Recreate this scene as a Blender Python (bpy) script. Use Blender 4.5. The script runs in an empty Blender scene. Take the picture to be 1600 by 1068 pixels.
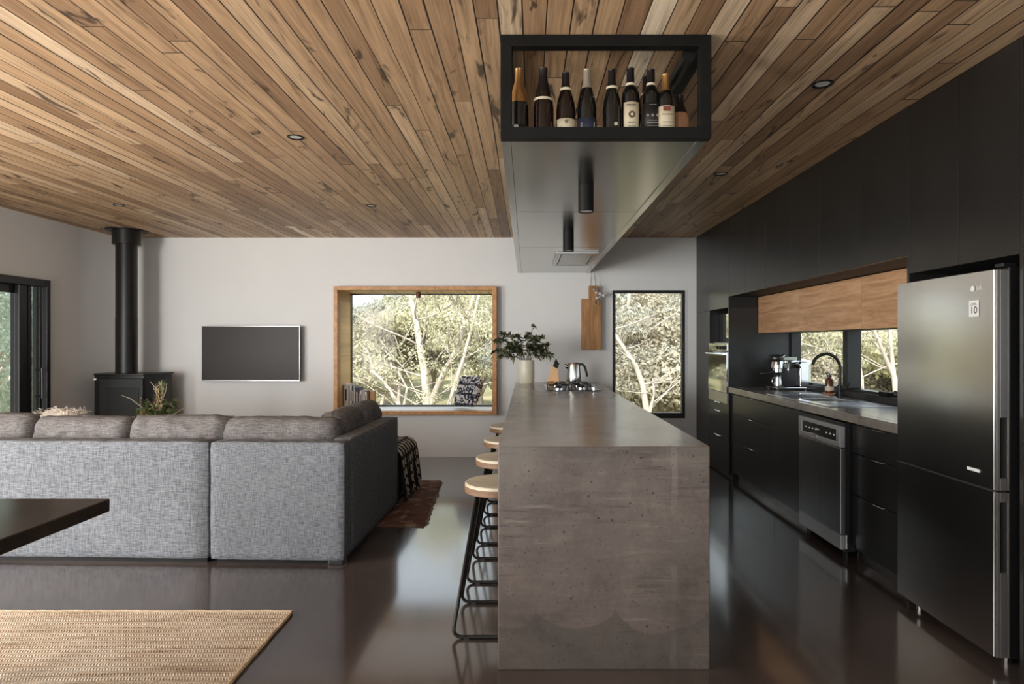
import bpy, bmesh, math, random
import numpy as np
from mathutils import Vector, Matrix, Euler
C = bpy.context.scene.collection
SC = bpy.context.scene
PI = math.pi
R = math.radians

# ------------------------------------------------------------ camera, world, sun, big lights, exposure
F = 985.0
EYE = 1.35
cam_d = bpy.data.cameras.new('camera'); cam = bpy.data.objects.new('camera', cam_d); C.objects.link(cam)
cam.location = (0, 0, EYE); cam.rotation_euler = (PI/2, 0, 0)
cam_d.sensor_width = 36; cam_d.lens = F/1600*36
cam_d.shift_x = -23/1600; cam_d.shift_y = 1/1600
cam_d.clip_start = .05; cam_d.clip_end = 300
SC.camera = cam
SC.view_settings.view_transform = 'Standard'; SC.view_settings.look = 'None'
SC.view_settings.gamma = 1; SC.view_settings.use_curve_mapping = False
SC.view_settings.exposure = 1.1

W = bpy.data.worlds.new('sky'); SC.world = W; W.use_nodes = True
bg = W.node_tree.nodes['Background']; bg.inputs[0].default_value = (.80, .90, 1.0, 1); bg.inputs[1].default_value = .90

def sun(name, rot, e, ang, col):
    d = bpy.data.lights.new(name, 'SUN'); d.energy = e; d.angle = ang; d.color = col
    o = bpy.data.objects.new(name, d); C.objects.link(o); o.rotation_euler = rot; return o
sun('sun', Vector((.22, .66, -.74)).to_track_quat('-Z', 'Y').to_euler(), 3.2, R(1.5), (1, .96, .90))
def area(name, loc, direc, sx, sy, e, col):
    d = bpy.data.lights.new(name, 'AREA'); d.shape = 'RECTANGLE'; d.size = sx; d.size_y = sy; d.energy = e; d.color = col
    o = bpy.data.objects.new(name, d); C.objects.link(o); o.location = loc
    o.rotation_euler = Vector(direc).to_track_quat('-Z', 'Z').to_euler(); return o
# area lamps for daylight out of view; the last two are added fill
area('daylight_rear_door', (-4.12, -1.22, 1.25), (.0, 1, 0), 1.1, 2.0, 118, (1, .985, .96))
area('fill_rear', (-.9, -1.22, 1.45), (0, 1, .15), 4.0, 1.5, 26, (.92, .96, 1))
area('fill_side', (-5.05, 1.6, 1.25), (1, 0, 0), 4.2, 2.0, 255, (1, .985, .96))

# ------------------------------------------------------------ materials
class NT:
    def __init__(s, name):
        s.m = bpy.data.materials.new(name); s.m.use_nodes = True; s.t = s.m.node_tree; s.n = s.t.nodes; s.l = s.t.links
        s.b = s.n['Principled BSDF']; s.out = s.n['Material Output']
        s.co = s.n.new('ShaderNodeTexCoord').outputs['Object']
    def link(s, a, b): s.l.new(a, b)
    def setb(s, rough=.5, metal=0., spec=None, coat=None, coat_r=None):
        s.b.inputs['Roughness'].default_value = rough; s.b.inputs['Metallic'].default_value = metal
        if spec is not None: s.b.inputs['Specular IOR Level'].default_value = spec
        if coat is not None: s.b.inputs['Coat Weight'].default_value = coat
        if coat_r is not None: s.b.inputs['Coat Roughness'].default_value = coat_r
    def map(s, sc=(1, 1, 1), src=None):
        m = s.n.new('ShaderNodeMapping'); m.inputs['Scale'].default_value = sc; s.link(src or s.co, m.inputs[0]); return m.outputs[0]
    def noise(s, scale=5, detail=4, rough=.5, vec=None, dist=0):
        n = s.n.new('ShaderNodeTexNoise'); n.inputs['Scale'].default_value = scale; n.inputs['Detail'].default_value = detail
        n.inputs['Roughness'].default_value = rough; n.inputs['Distortion'].default_value = dist
        s.link(vec or s.co, n.inputs['Vector']); return n.outputs['Fac']
    def vor(s, scale=5, vec=None, out='Distance', feat='F1'):
        n = s.n.new('ShaderNodeTexVoronoi'); n.inputs['Scale'].default_value = scale; n.feature = feat
        s.link(vec or s.co, n.inputs['Vector']); return n.outputs[out]
    def ramp(s, fac, stops, interp='LINEAR'):
        r = s.n.new('ShaderNodeValToRGB'); r.color_ramp.interpolation = interp
        e = r.color_ramp.elements
        while len(e) < len(stops): e.new(.5)
        for k, (p, c) in enumerate(stops):
            e[k].position = p; e[k].color = tuple(c) + (1,) if len(c) == 3 else c
        s.link(fac, r.inputs[0]); return r.outputs[0]
    def math(s, op, a, b=None, c=None, clamp=False):
        n = s.n.new('ShaderNodeMath'); n.operation = op; n.use_clamp = clamp
        for k, v in enumerate((a, b, c)):
            if v is None: continue
            if isinstance(v, (int, float)): n.inputs[k].default_value = v
            else: s.link(v, n.inputs[k])
        return n.outputs[0]
    def mix(s, fac, a, b, mode='MIX'):
        n = s.n.new('ShaderNodeMix'); n.data_type = 'RGBA'; n.blend_type = mode
        for k, v in ((0, fac), (6, a), (7, b)):
            if isinstance(v, (int, float)): n.inputs[k].default_value = v
            elif isinstance(v, tuple): n.inputs[k].default_value = v + (1,) if len(v) == 3 else v
            else: s.link(v, n.inputs[k])
        return n.outputs[2]
    def sep(s, vec=None):
        n = s.n.new('ShaderNodeSeparateXYZ'); s.link(vec or s.co, n.inputs[0]); return n.outputs
    def comb(s, x, y, z=0.):
        n = s.n.new('ShaderNodeCombineXYZ')
        for k, v in enumerate((x, y, z)):
            if isinstance(v, (int, float)): n.inputs[k].default_value = v
            else: s.link(v, n.inputs[k])
        return n.outputs[0]
    def white(s, vec, out='Value'):
        n = s.n.new('ShaderNodeTexWhiteNoise'); n.noise_dimensions = '3D'; s.link(vec, n.inputs['Vector']); return n.outputs[out]
    def bump(s, h, strength=.3, dist=.01):
        n = s.n.new('ShaderNodeBump'); n.inputs['Strength'].default_value = strength; n.inputs['Distance'].default_value = dist
        s.link(h, n.inputs['Height']); s.link(n.outputs[0], s.b.inputs['Normal'])
    def col(s, c):
        if isinstance(c, tuple): s.b.inputs['Base Color'].default_value = c + (1,) if len(c) == 3 else c
        else: s.link(c, s.b.inputs['Base Color'])
    def roughl(s, r): s.link(r, s.b.inputs['Roughness'])

def srgb(r, g, b):
    f = lambda v: (v/255/12.92) if v/255 <= .04045 else ((v/255+.055)/1.055)**2.4
    return (f(r), f(g), f(b))
M = {}
def plain(name, c, rough=.5, metal=0., var=.12, scale=8, spec=None, coat=None, bump=0):
    t = NT(name); t.setb(rough, metal, spec, coat)
    n = t.noise(scale, 3)
    a = tuple(max(0, v*(1-var)) for v in c); b = tuple(min(1, v*(1+var)) for v in c)
    t.col(t.ramp(n, [(.3, a), (.7, b)]))
    if bump: t.bump(t.noise(scale*12, 3), bump, .003)
    M[name] = t.m; return t
plain('white_paint', (.72, .71, .695), .6, var=.015, scale=2)
plain('black_metal', (.012, .011, .010), .38, .1, spec=.35)
plain('black_frame', (.018, .017, .017), .35, .3)
plain('black_matt', (.008, .0075, .007), .5, spec=.15)
plain('black_plastic', (.012, .012, .013), .3)
plain('cabinet_black', (.0165, .015, .014), .31, var=.15, scale=3, spec=.5)
plain('heater_glass', (.012, .011, .010), .4, spec=.3)
plain('tank_outside', srgb(205, 212, 205), .6, var=.04)
plain('recess_black', (.008, .0075, .007), .6)
plain('kick_grey', (.14, .13, .125), .25, .8)
plain('chrome', (.62, .62, .62), .12, 1, var=.03)
plain('steel_side', (.42, .41, .40), .3, 1, var=.05)
plain('white_plastic', (.75, .75, .73), .4, var=.03)
plain('silver_plastic', (.50, .50, .49), .35, .6, var=.03)
plain('dark_fabric', (.04, .037, .03), .9)
plain('bark', srgb(200, 187, 172), .8, var=.25, scale=3)
plain('tank', srgb(190, 200, 190), .6, var=.05)
plain('ceramic', srgb(205, 200, 180), .35, var=.06, scale=14)
plain('block_wood', srgb(222, 178, 128), .5, var=.1, scale=6)
plain('gold_foil', (.50, .27, .10), .35, .8)
plain('pale_foil', (.42, .36, .28), .35, .5)
plain('foil_dark', (.012, .009, .01), .35, .2)
plain('amber', (.10, .025, .008), .12)
plain('paper_cream', srgb(205, 192, 165), .7, var=.05)
plain('paper_blue', srgb(40, 46, 66), .6, var=.1)
plain('paper_dark', srgb(32, 28, 28), .6, var=.2)
plain('print_dark', (.03, .02, .02), .6)
plain('print_pale', (.45, .42, .36), .6)
plain('print_red', (.20, .05, .03), .6)
plain('emblem_brown', (.11, .06, .04), .6)
plain('glass_green', (.006, .006, .006), .08, coat=.5)
plain('glass_brown', (.011, .005, .004), .08, coat=.3)
plain('rose_glass', (.36, .17, .09), .15, coat=.5)
plain('rope', (.30, .24, .17), .9)
plain('stem', (.10, .09, .05), .7)
plain('dry_stem', (.42, .36, .27), .8)
plain('screen', srgb(46, 41, 39), .4, .0, var=.03, spec=.25)
plain('tv_bezel', (.35, .34, .33), .3, .7)
plain('planter_grey', (.10, .10, .10), .7)
plain('sun_blocker_grey', srgb(140, 130, 118), .8)
plain('flower', (.55, .52, .50), .8)
plain('cream_wool', srgb(225, 218, 208), .95, bump=.6)

def metal_brushed(name, c, rough, axis):
    t = NT(name); t.setb(rough, 1.0)
    v = t.map(axis); n = t.noise(60, 3, .6, v)
    t.col(t.ramp(n, [(.3, tuple(x*.9 for x in c)), (.7, tuple(min(1, x*1.08) for x in c))]))
    t.roughl(t.math('MULTIPLY_ADD', n, .08, rough-.04)); M[name] = t.m
plain('fridge_steel', (.66, .64, .61), .21, 1, var=.015, scale=3)
plain('fridge_edge', (.55, .52, .49), .3, 1, var=.01, scale=2)
metal_brushed('dish_steel', (.28, .275, .27), .30, (1, 1, .05))
metal_brushed('sink_steel', (.55, .55, .55), .22, (1, .1, 1))
metal_brushed('kettle_steel', (.50, .49, .47), .16, (1, 1, .1))
plain('hood_metal', (.46, .46, .435), .22, 1, var=.02, scale=2)

def leafmat(name, c1, c2, c3, trans=.28, rough=.6):
    t = NT(name); t.setb(rough)
    g = t.n.new('ShaderNodeNewGeometry')
    c = t.ramp(g.outputs['Random Per Island'], [(0, c1), (.5, c2), (1, c3)])
    t.col(c)
    tr = t.n.new('ShaderNodeBsdfTranslucent'); t.link(c, tr.inputs[0])
    mx = t.n.new('ShaderNodeMixShader'); mx.inputs[0].default_value = trans
    t.link(t.b.outputs[0], mx.inputs[1]); t.link(tr.outputs[0], mx.inputs[2]); t.link(mx.outputs[0], t.out.inputs[0]); M[name] = t.m
leafmat('gum_leaf', srgb(152, 150, 126), srgb(202, 196, 160), srgb(234, 226, 188))
leafmat('gum_leaf_grey', srgb(136, 138, 128), srgb(172, 170, 154), srgb(208, 202, 182))
leafmat('gum_leaf_red', srgb(146, 140, 122), srgb(178, 168, 144), srgb(202, 192, 166))
leafmat('gum_leaf_cool', srgb(176, 190, 174), srgb(206, 216, 200), srgb(228, 234, 222), .4)
leafmat('vase_leaf', srgb(44, 50, 34), srgb(76, 82, 56), srgb(132, 130, 96), .1, .4)
leafmat('plant_leaf', srgb(60, 84, 44), srgb(105, 122, 70), srgb(150, 158, 110), .2)
leafmat('dry_leaf', srgb(150, 110, 70), srgb(190, 165, 120), srgb(215, 205, 175), .2)

def glass(name, tint=(.97, .98, .98), refl=.04):
    t = NT(name)
    tr = t.n.new('ShaderNodeBsdfTransparent'); tr.inputs[0].default_value = tint + (1,)
    gl = t.n.new('ShaderNodeBsdfGlossy'); gl.inputs['Roughness'].default_value = .01
    fr = t.n.new('ShaderNodeFresnel'); fr.inputs[0].default_value = 1.16; ge = t.n.new('ShaderNodeNewGeometry')
    mx = t.n.new('ShaderNodeMixShader'); t.link(t.math('MULTIPLY', fr.outputs[0], t.math('SUBTRACT', 1., ge.outputs['Backfacing'])), mx.inputs[0])
    t.link(tr.outputs[0], mx.inputs[1]); t.link(gl.outputs[0], mx.inputs[2]); t.link(mx.outputs[0], t.out.inputs[0]); M[name] = t.m
glass('pane')
t = NT('oven_glass'); t.setb(.04, 1.0); t.col(t.ramp(t.noise(3, 2), [(.3, (.50, .50, .48)), (.7, (.55, .55, .53))])); M['oven_glass'] = t.m

# ceiling boards: rows along Y, random lengths and tones
def boards(name, tones, width=.092, L0=1.5, dL=2.0, gap=.03, axis='Y', rough=.55, grain=1.0, dark=.5, wob=0., u='x', v='y'):
    t = NT(name); t.setb(rough)
    s = t.sep(); X = s[{'x': 0, 'y': 1, 'z': 2}[u]]; Y = s[{'x': 0, 'y': 1, 'z': 2}[v]]
    xs = t.math('DIVIDE', t.math('MULTIPLY_ADD', t.noise(1.0, 2, .5, t.comb(t.math('MULTIPLY', X, 3.0), t.math('MULTIPLY', Y, .35))), width*wob, X), width); row = t.math('FLOOR', xs); fx = t.math('FRACT', xs)
    r1 = t.white(t.comb(row, 3.1, 7.7)); r2 = t.white(t.comb(row, 9.3, 1.2))
    ln = t.math('MULTIPLY_ADD', r1, dL, L0)
    ys = t.math('DIVIDE', t.math('MULTIPLY_ADD', r2, 5.0, Y), ln); seg = t.math('FLOOR', ys); fy = t.math('FRACT', ys)
    rb = t.white(t.comb(row, seg, .5)); rb2 = t.white(t.comb(row, seg, 4.5))
    base = t.ramp(rb, tones)
    off = t.math('MULTIPLY', rb2, 37.0)
    gv = t.comb(t.math('MULTIPLY', X, 26.0), t.math('MULTIPLY_ADD', Y, 1.3, off), off)
    g1 = t.noise(1.0, 6, .62, gv, .8)
    gv2 = t.comb(t.math('MULTIPLY', X, 110.0), t.math('MULTIPLY_ADD', Y, 2.5, off), off)
    g2 = t.noise(1.0, 4, .6, gv2, .3)
    c = t.mix(1.0, base, t.ramp(g1, [(.28, (.50, .45, .41)), (.44, (.90, .88, .86)), (.56, (1.04, 1.03, 1.02)), (.72, (1.20, 1.18, 1.14))]), 'MULTIPLY')
    c = t.mix(grain, c, t.ramp(g2, [(.25, (.66, .62, .58)), (.58, (1.07, 1.07, 1.06))]), 'MULTIPLY')
    # knots and stains
    kv = t.comb(t.math('MULTIPLY', X, 9.0), t.math('MULTIPLY_ADD', Y, 2.2, off), off)
    k = t.noise(1.0, 3, .6, kv, 1.2)
    c = t.mix(t.ramp(k, [(.61, (0, 0, 0)), (.69, (dark, dark, dark))]), c, (.045, .026, .016))
    ga = t.math('LESS_THAN', t.math('ABSOLUTE', t.math('SUBTRACT', fx, .5)), t.math('SUBTRACT', .5, t.math('MULTIPLY_ADD', rb2, gap, .018)))
    ge = t.math('LESS_THAN', t.math('ABSOLUTE', t.math('SUBTRACT', fy, .5)), .4988)
    gg = t.math('MULTIPLY', ga, ge)
    c = t.mix(gg, (.02, .012, .008), c)
    t.col(c)
    h = t.math('MULTIPLY_ADD', gg, .7, t.math('MULTIPLY', rb, .3))
    t.bump(h, .5, .006)
    t.roughl(t.math('MULTIPLY_ADD', g2, .2, rough-.1)); M[name] = t.m
boards('ceiling_boards', [(0, srgb(148, 116, 88)), (.2, srgb(172, 138, 106)), (.5, srgb(188, 154, 120)), (.78, srgb(198, 166, 132)), (.94, srgb(208, 178, 146)), (1, srgb(236, 218, 192))], dark=.85, wob=.5)
boards('seat_timber', [(0, srgb(190, 130, 72)), (.5, srgb(212, 156, 95)), (1, srgb(228, 178, 116))], width=.11, L0=2.5, dark=.25, gap=.005, u='z', v='x')
boards('box_timber', [(0, srgb(226, 186, 128)), (.5, srgb(238, 204, 150)), (1, srgb(246, 220, 174))], width=.28, L0=.5, dL=.2, dark=.25, gap=.002, u='x', v='z')

def wood(name, c1, c2, c3, sc=(1, 1, 12), rough=.45, rings=6.):
    t = NT(name); t.setb(rough)
    v = t.map(sc); n = t.noise(rings, 6, .6, v, 1.0); n2 = t.noise(rings*6, 3, .6, v)
    c = t.ramp(n, [(.28, c1), (.5, c2), (.72, c3)])
    c = t.mix(.5, c, t.ramp(n2, [(.3, (.75, .72, .7)), (.65, (1.05, 1.05, 1.05))]), 'MULTIPLY')
    t.col(c); t.bump(n2, .08, .002); M[name] = t.m
wood('oak_doors', srgb(150, 108, 74), srgb(186, 142, 104), srgb(212, 172, 134), (1, .8, 9), .4, 2.0)
wood('frame_timber', srgb(158, 108, 60), srgb(192, 138, 82), srgb(212, 160, 102), (2, 2, 2), .45)
wood('board_wood', srgb(130, 88, 48), srgb(168, 120, 70), srgb(192, 144, 92), (14, 1, 1.6), .5, 1.5)
wood('stool_wood', srgb(188, 176, 150), srgb(204, 194, 170), srgb(218, 210, 190), (2, 14, 1), .5, 1.5)
wood('stool_edge', srgb(104, 78, 58), srgb(130, 100, 76), srgb(150, 118, 92), (1, 1, 9), .5)
wood('table_top', srgb(40, 35, 31), srgb(54, 47, 41), srgb(70, 62, 54), (10, 1, 1), .20, 1.5)

# polished concrete floor
t = NT('floor_concrete'); t.setb(.24, 0, .7, .75, .10); t.b.inputs['Coat IOR'].default_value = 1.75
n = t.noise(1.1, 7, .62, None, .4); n2 = t.noise(9, 6, .6); n3 = t.noise(.5, 2)
c = t.ramp(n, [(.25, srgb(58, 50, 47)), (.5, srgb(76, 66, 62)), (.75, srgb(96, 85, 79))])
c = t.mix(.6, c, t.ramp(n2, [(.3, (.8, .8, .8)), (.7, (1.1, 1.1, 1.1))]), 'MULTIPLY')
s = t.sep()
j1 = t.math('LESS_THAN', t.math('ABSOLUTE', t.math('SUBTRACT', s[0], 99.)), .0015)
t.col(c)
t.roughl(t.math('MULTIPLY_ADD', n, .16, .10)); t.bump(t.noise(2.2, 3), .07, .02); M['floor_concrete'] = t.m

# raw concrete: pores, board-form streaks, lighter patches
def concrete(name, cols, rough, pores=True, bumpy=.3):
    t = NT(name); t.setb(rough)
    n = t.noise(1.6, 6, .6, None, .5)
    st = t.noise(2.0, 6, .7, t.map((1.0, 1.0, 9)), .6)
    fine = t.noise(45, 4, .6)
    c = t.ramp(n, [(.28, cols[0]), (.5, cols[1]), (.74, cols[2])])
    c = t.mix(.75, c, t.ramp(st, [(.3, (.78, .77, .76)), (.52, (1, 1, 1)), (.60, (1.05, 1.04, 1.03)), (.68, (1.35, 1.33, 1.30))]), 'MULTIPLY')
    c = t.mix(.5, c, t.ramp(fine, [(.3, (.8, .8, .8)), (.7, (1.14, 1.14, 1.14))]), 'MULTIPLY')
    if pores: c = t.mix(1.0, c, t.ramp(t.noise(4.2, 7, .72, None, .4), [(.30, (.62, .60, .60)), (.47, (.97, .95, .95)), (.58, (1.08, 1.08, 1.07)), (.72, (1.38, 1.38, 1.33))]), 'MULTIPLY')
    h = fine
    if pores:
        w = t.noise(2.3, 3)
        # board marks: short pale and dark dashes gathered in places
        dl = t.noise(1.0, 5, .7, t.map((3.2, 3.2, 42)), .3); dm = t.noise(2.1, 2, .5, t.map((1, 1, 1.6)))
        dash = t.math('MULTIPLY', t.ramp(dl, [(.56, (0, 0, 0)), (.64, (1, 1, 1))]), t.ramp(dm, [(.46, (0, 0, 0)), (.60, (1, 1, 1))]))
        c = t.mix(t.math('MULTIPLY', dash, .30), c, tuple(min(1, v*1.9) for v in cols[2]))
        dd = t.math('MULTIPLY', t.ramp(dl, [(.36, (1, 1, 1)), (.43, (0, 0, 0))]), t.ramp(dm, [(.46, (0, 0, 0)), (.6, (1, 1, 1))]))
        c = t.mix(t.math('MULTIPLY', dd, .65), c, tuple(v*.45 for v in cols[0]))
        bl = t.noise(1.7, 3, .5, t.map((1, 1, 1.4)))
        c = t.mix(t.ramp(bl, [(.52, (0, 0, 0)), (.66, (.45, .45, .45))]), c, (.135, .128, .108))
        sp0 = t.sep(); vl = t.math('LESS_THAN', t.math('ABSOLUTE', t.math('MULTIPLY_ADD', t.noise(6, 2), .02, t.math('SUBTRACT', sp0[0], .30))), .012)
        c = t.mix(t.math('MULTIPLY', vl, t.math('MULTIPLY', t.ramp(t.noise(3.1, 3), [(.48, (0, 0, 0)), (.6, (1, 1, 1))]), .28)), c, tuple(min(1, v*1.7) for v in cols[2]))
        d = t.vor(26); msk = t.white(t.vor(26, None, 'Position'))
        p = t.math('MULTIPLY', t.math('LESS_THAN', d, t.math('MULTIPLY', msk, .15)), t.math('GREATER_THAN', t.math('MULTIPLY', msk, w), .17))
        c = t.mix(t.math('MULTIPLY', p, .8), c, (.02, .017, .015))
        d2 = t.vor(62); m2 = t.white(t.vor(62, None, 'Position'))
        p2 = t.math('MULTIPLY', t.math('LESS_THAN', d2, .16), t.math('GREATER_THAN', t.math('MULTIPLY', m2, w), .20))
        c = t.mix(t.math('MULTIPLY', p2, .7), c, (.02, .017, .015))
        # damp-looking scalloped pour line near the base
        sp = t.sep(); u_ = t.math('MULTIPLY_ADD', t.math('FRACT', t.math('ADD', t.math('MULTIPLY_ADD', sp[0], 2.7, .42), t.math('MULTIPLY', t.noise(1.6, 1), .9))), 2., -1.)
        arc = t.math('SQRT', t.math('MAXIMUM', t.math('SUBTRACT', 1., t.math('MULTIPLY', u_, u_)), 0.))
        zb = t.math('SUBTRACT', t.math('MULTIPLY_ADD', t.noise(2.5, 1, .4, t.map((1, 1, 0))), .34, .10), t.math('MULTIPLY', arc, .10))
        lo = t.math('LESS_THAN', sp[2], zb)
        c = t.mix(t.math('MULTIPLY', lo, .42), c, (.048, .044, .036))
        h = t.math('SUBTRACT', fine, t.math('MULTIPLY', p, 1.0))
    t.col(c); t.bump(h, bumpy, .003); t.roughl(t.math('MULTIPLY_ADD', n, .12, rough-.06)); M[name] = t.m
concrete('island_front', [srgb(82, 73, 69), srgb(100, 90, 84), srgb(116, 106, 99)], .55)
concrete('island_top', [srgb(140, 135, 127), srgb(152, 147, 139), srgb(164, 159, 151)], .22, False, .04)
concrete('bench_top', [srgb(140, 135, 127), srgb(156, 150, 142), srgb(170, 164, 156)], .20, True, .15)

# woven sofa cloth
def cloth(name, c0, c1, s=320, contrast=1.0, rough=.92):
    t = NT(name); t.setb(rough, 0, .2)
    h1 = t.noise(1, 3, .6, t.map((s*.07, s*.07, s*.8))); v1 = t.noise(1, 3, .6, t.map((s*.8, s*.8, s*.06)))
    n = t.math('MULTIPLY_ADD', h1, .55, t.math('MULTIPLY', v1, .45)); b = t.noise(2.5, 3)
    c = t.ramp(n, [(.38, c0), (.62, c1)])
    c = t.mix(.5, c, t.ramp(b, [(.3, (.88, .88, .9)), (.7, (1.06, 1.06, 1.05))]), 'MULTIPLY')
    t.col(c); t.bump(n, .5, .004); M[name] = t.m
cloth('sofa_cloth', srgb(76, 79, 84), srgb(134, 137, 142), 300)
cloth('cushion_cloth', srgb(80, 77, 76), srgb(130, 126, 125), 300)

# jute braid
t = NT('jute'); t.setb(.9, 0, .2)
s = t.sep(); wv = t.noise(3, 2)
rows = t.math('MULTIPLY', t.math('MULTIPLY_ADD', wv, .012, s[1]), 1/.019)
fr = t.math('FRACT', rows); par = t.math('MULTIPLY_ADD', t.math('FLOOR', t.math('MULTIPLY', t.math('FRACT', t.math('MULTIPLY', rows, .5)), 2.)), 2., -1.)
zig = t.math('SINE', t.math('ADD', t.math('MULTIPLY_ADD', s[0], 520., t.math('MULTIPLY', wv, 9.)), t.math('MULTIPLY', t.math('MULTIPLY', fr, par), 4.5)))
prof = t.math('SUBTRACT', 1., t.math('POWER', t.math('ABSOLUTE', t.math('MULTIPLY_ADD', fr, 2., -1.)), 3.0))
h = t.math('MULTIPLY', t.math('MULTIPLY_ADD', prof, .6, .4), t.math('MULTIPLY_ADD', zig, .35, .65))
tone = t.noise(1.0, 5, .75, t.map((2.2, 30, 1)), .3); fine = t.noise(170, 2)
c = t.ramp(tone, [(.32, srgb(148, 124, 104)), (.46, srgb(200, 182, 160)), (.66, srgb(228, 216, 200))])
c = t.mix(.8, c, t.ramp(h, [(.1, (.60, .54, .50)), (.5, (1, 1, 1)), (1, (1.1, 1.09, 1.08))]), 'MULTIPLY')
c = t.mix(.7, c, t.ramp(fine, [(.38, (.56, .52, .48)), (.6, (1.14, 1.14, 1.14))]), 'MULTIPLY')
t.col(c); t.bump(h, .5, .006); M['jute'] = t.m
t = NT('jute_edge'); t.setb(.9); t.col(t.ramp(t.noise(90, 3), [(.3, srgb(170, 140, 108)), (.7, srgb(224, 202, 170))])); M['jute_edge'] = t.m

# faded patterned rug
t = NT('persian'); t.setb(.95, 0, .1)
v = t.map((2.4, 2.4, 1)); n = t.noise(1.2, 5, .7, v)
pc = t.vor(7, v, 'Color'); ps = t.n.new('ShaderNodeSeparateColor'); t.link(pc, ps.inputs[0])
c = t.ramp(ps.outputs[0], [(0, srgb(92, 70, 62)), (.4, srgb(130, 96, 80)), (.7, srgb(112, 84, 76)), (1, srgb(168, 140, 122))])
sw = t.noise(1, 4, .7, t.map((3, 30, 1))); c = t.mix(.8, c, t.ramp(sw, [(.3, (.6, .58, .56)), (.7, (1.2, 1.15, 1.1))]), 'MULTIPLY')
t.col(c); t.bump(t.noise(90, 3), .5, .004); M['persian'] = t.m

# checked throw
t = NT('throw_check'); t.setb(.95, 0, .1)
s = t.sep(); a = t.math('FRACT', t.math('MULTIPLY', s[1], 11.)); b = t.math('FRACT', t.math('MULTIPLY', t.math('ADD', s[2], s[0]), 13.))
k1 = t.math('LESS_THAN', a, .42); k2 = t.math('LESS_THAN', b, .32)
c = t.mix(k1, srgb(44, 38, 34), t.mix(k2, srgb(206, 196, 178), srgb(66, 58, 50)))
t.col(c); t.bump(t.noise(150, 3), .5, .003); M['throw_check'] = t.m
# printed scatter pillow
t = NT('pillow_print'); t.setb(.95, 0, .1)
d = t.vor(17); r2 = t.math('FRACT', t.math('MULTIPLY', d, 2.2))
sx = t.sep(); bn = t.math('FRACT', t.math('MULTIPLY', sx[2], 8.)); k = t.math('LESS_THAN', bn, .22)
c = t.mix(t.math('GREATER_THAN', r2, .5), srgb(44, 46, 58), srgb(196, 194, 196)); c = t.mix(t.math('MULTIPLY', k, .8), c, srgb(40, 42, 50))
t.col(c); M['pillow_print'] = t.m
# hill ground
t = NT('hill_ground'); t.setb(.95); n = t.noise(.6, 8, .7); n2 = t.noise(6, 4, .7)
c = t.ramp(n, [(.3, srgb(104, 108, 78)), (.5, srgb(150, 146, 108)), (.7, srgb(184, 170, 132))]); c = t.mix(.8, c, t.ramp(n2, [(.3, (.6, .6, .6)), (.7, (1.2, 1.2, 1.2))]), 'MULTIPLY')
t.col(c); M['hill_ground'] = t.m
# downlight lens
t = NT('lamp_lens'); t.setb(.3); t.col((.6, .6, .58)); M['lamp_lens'] = t.m

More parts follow.
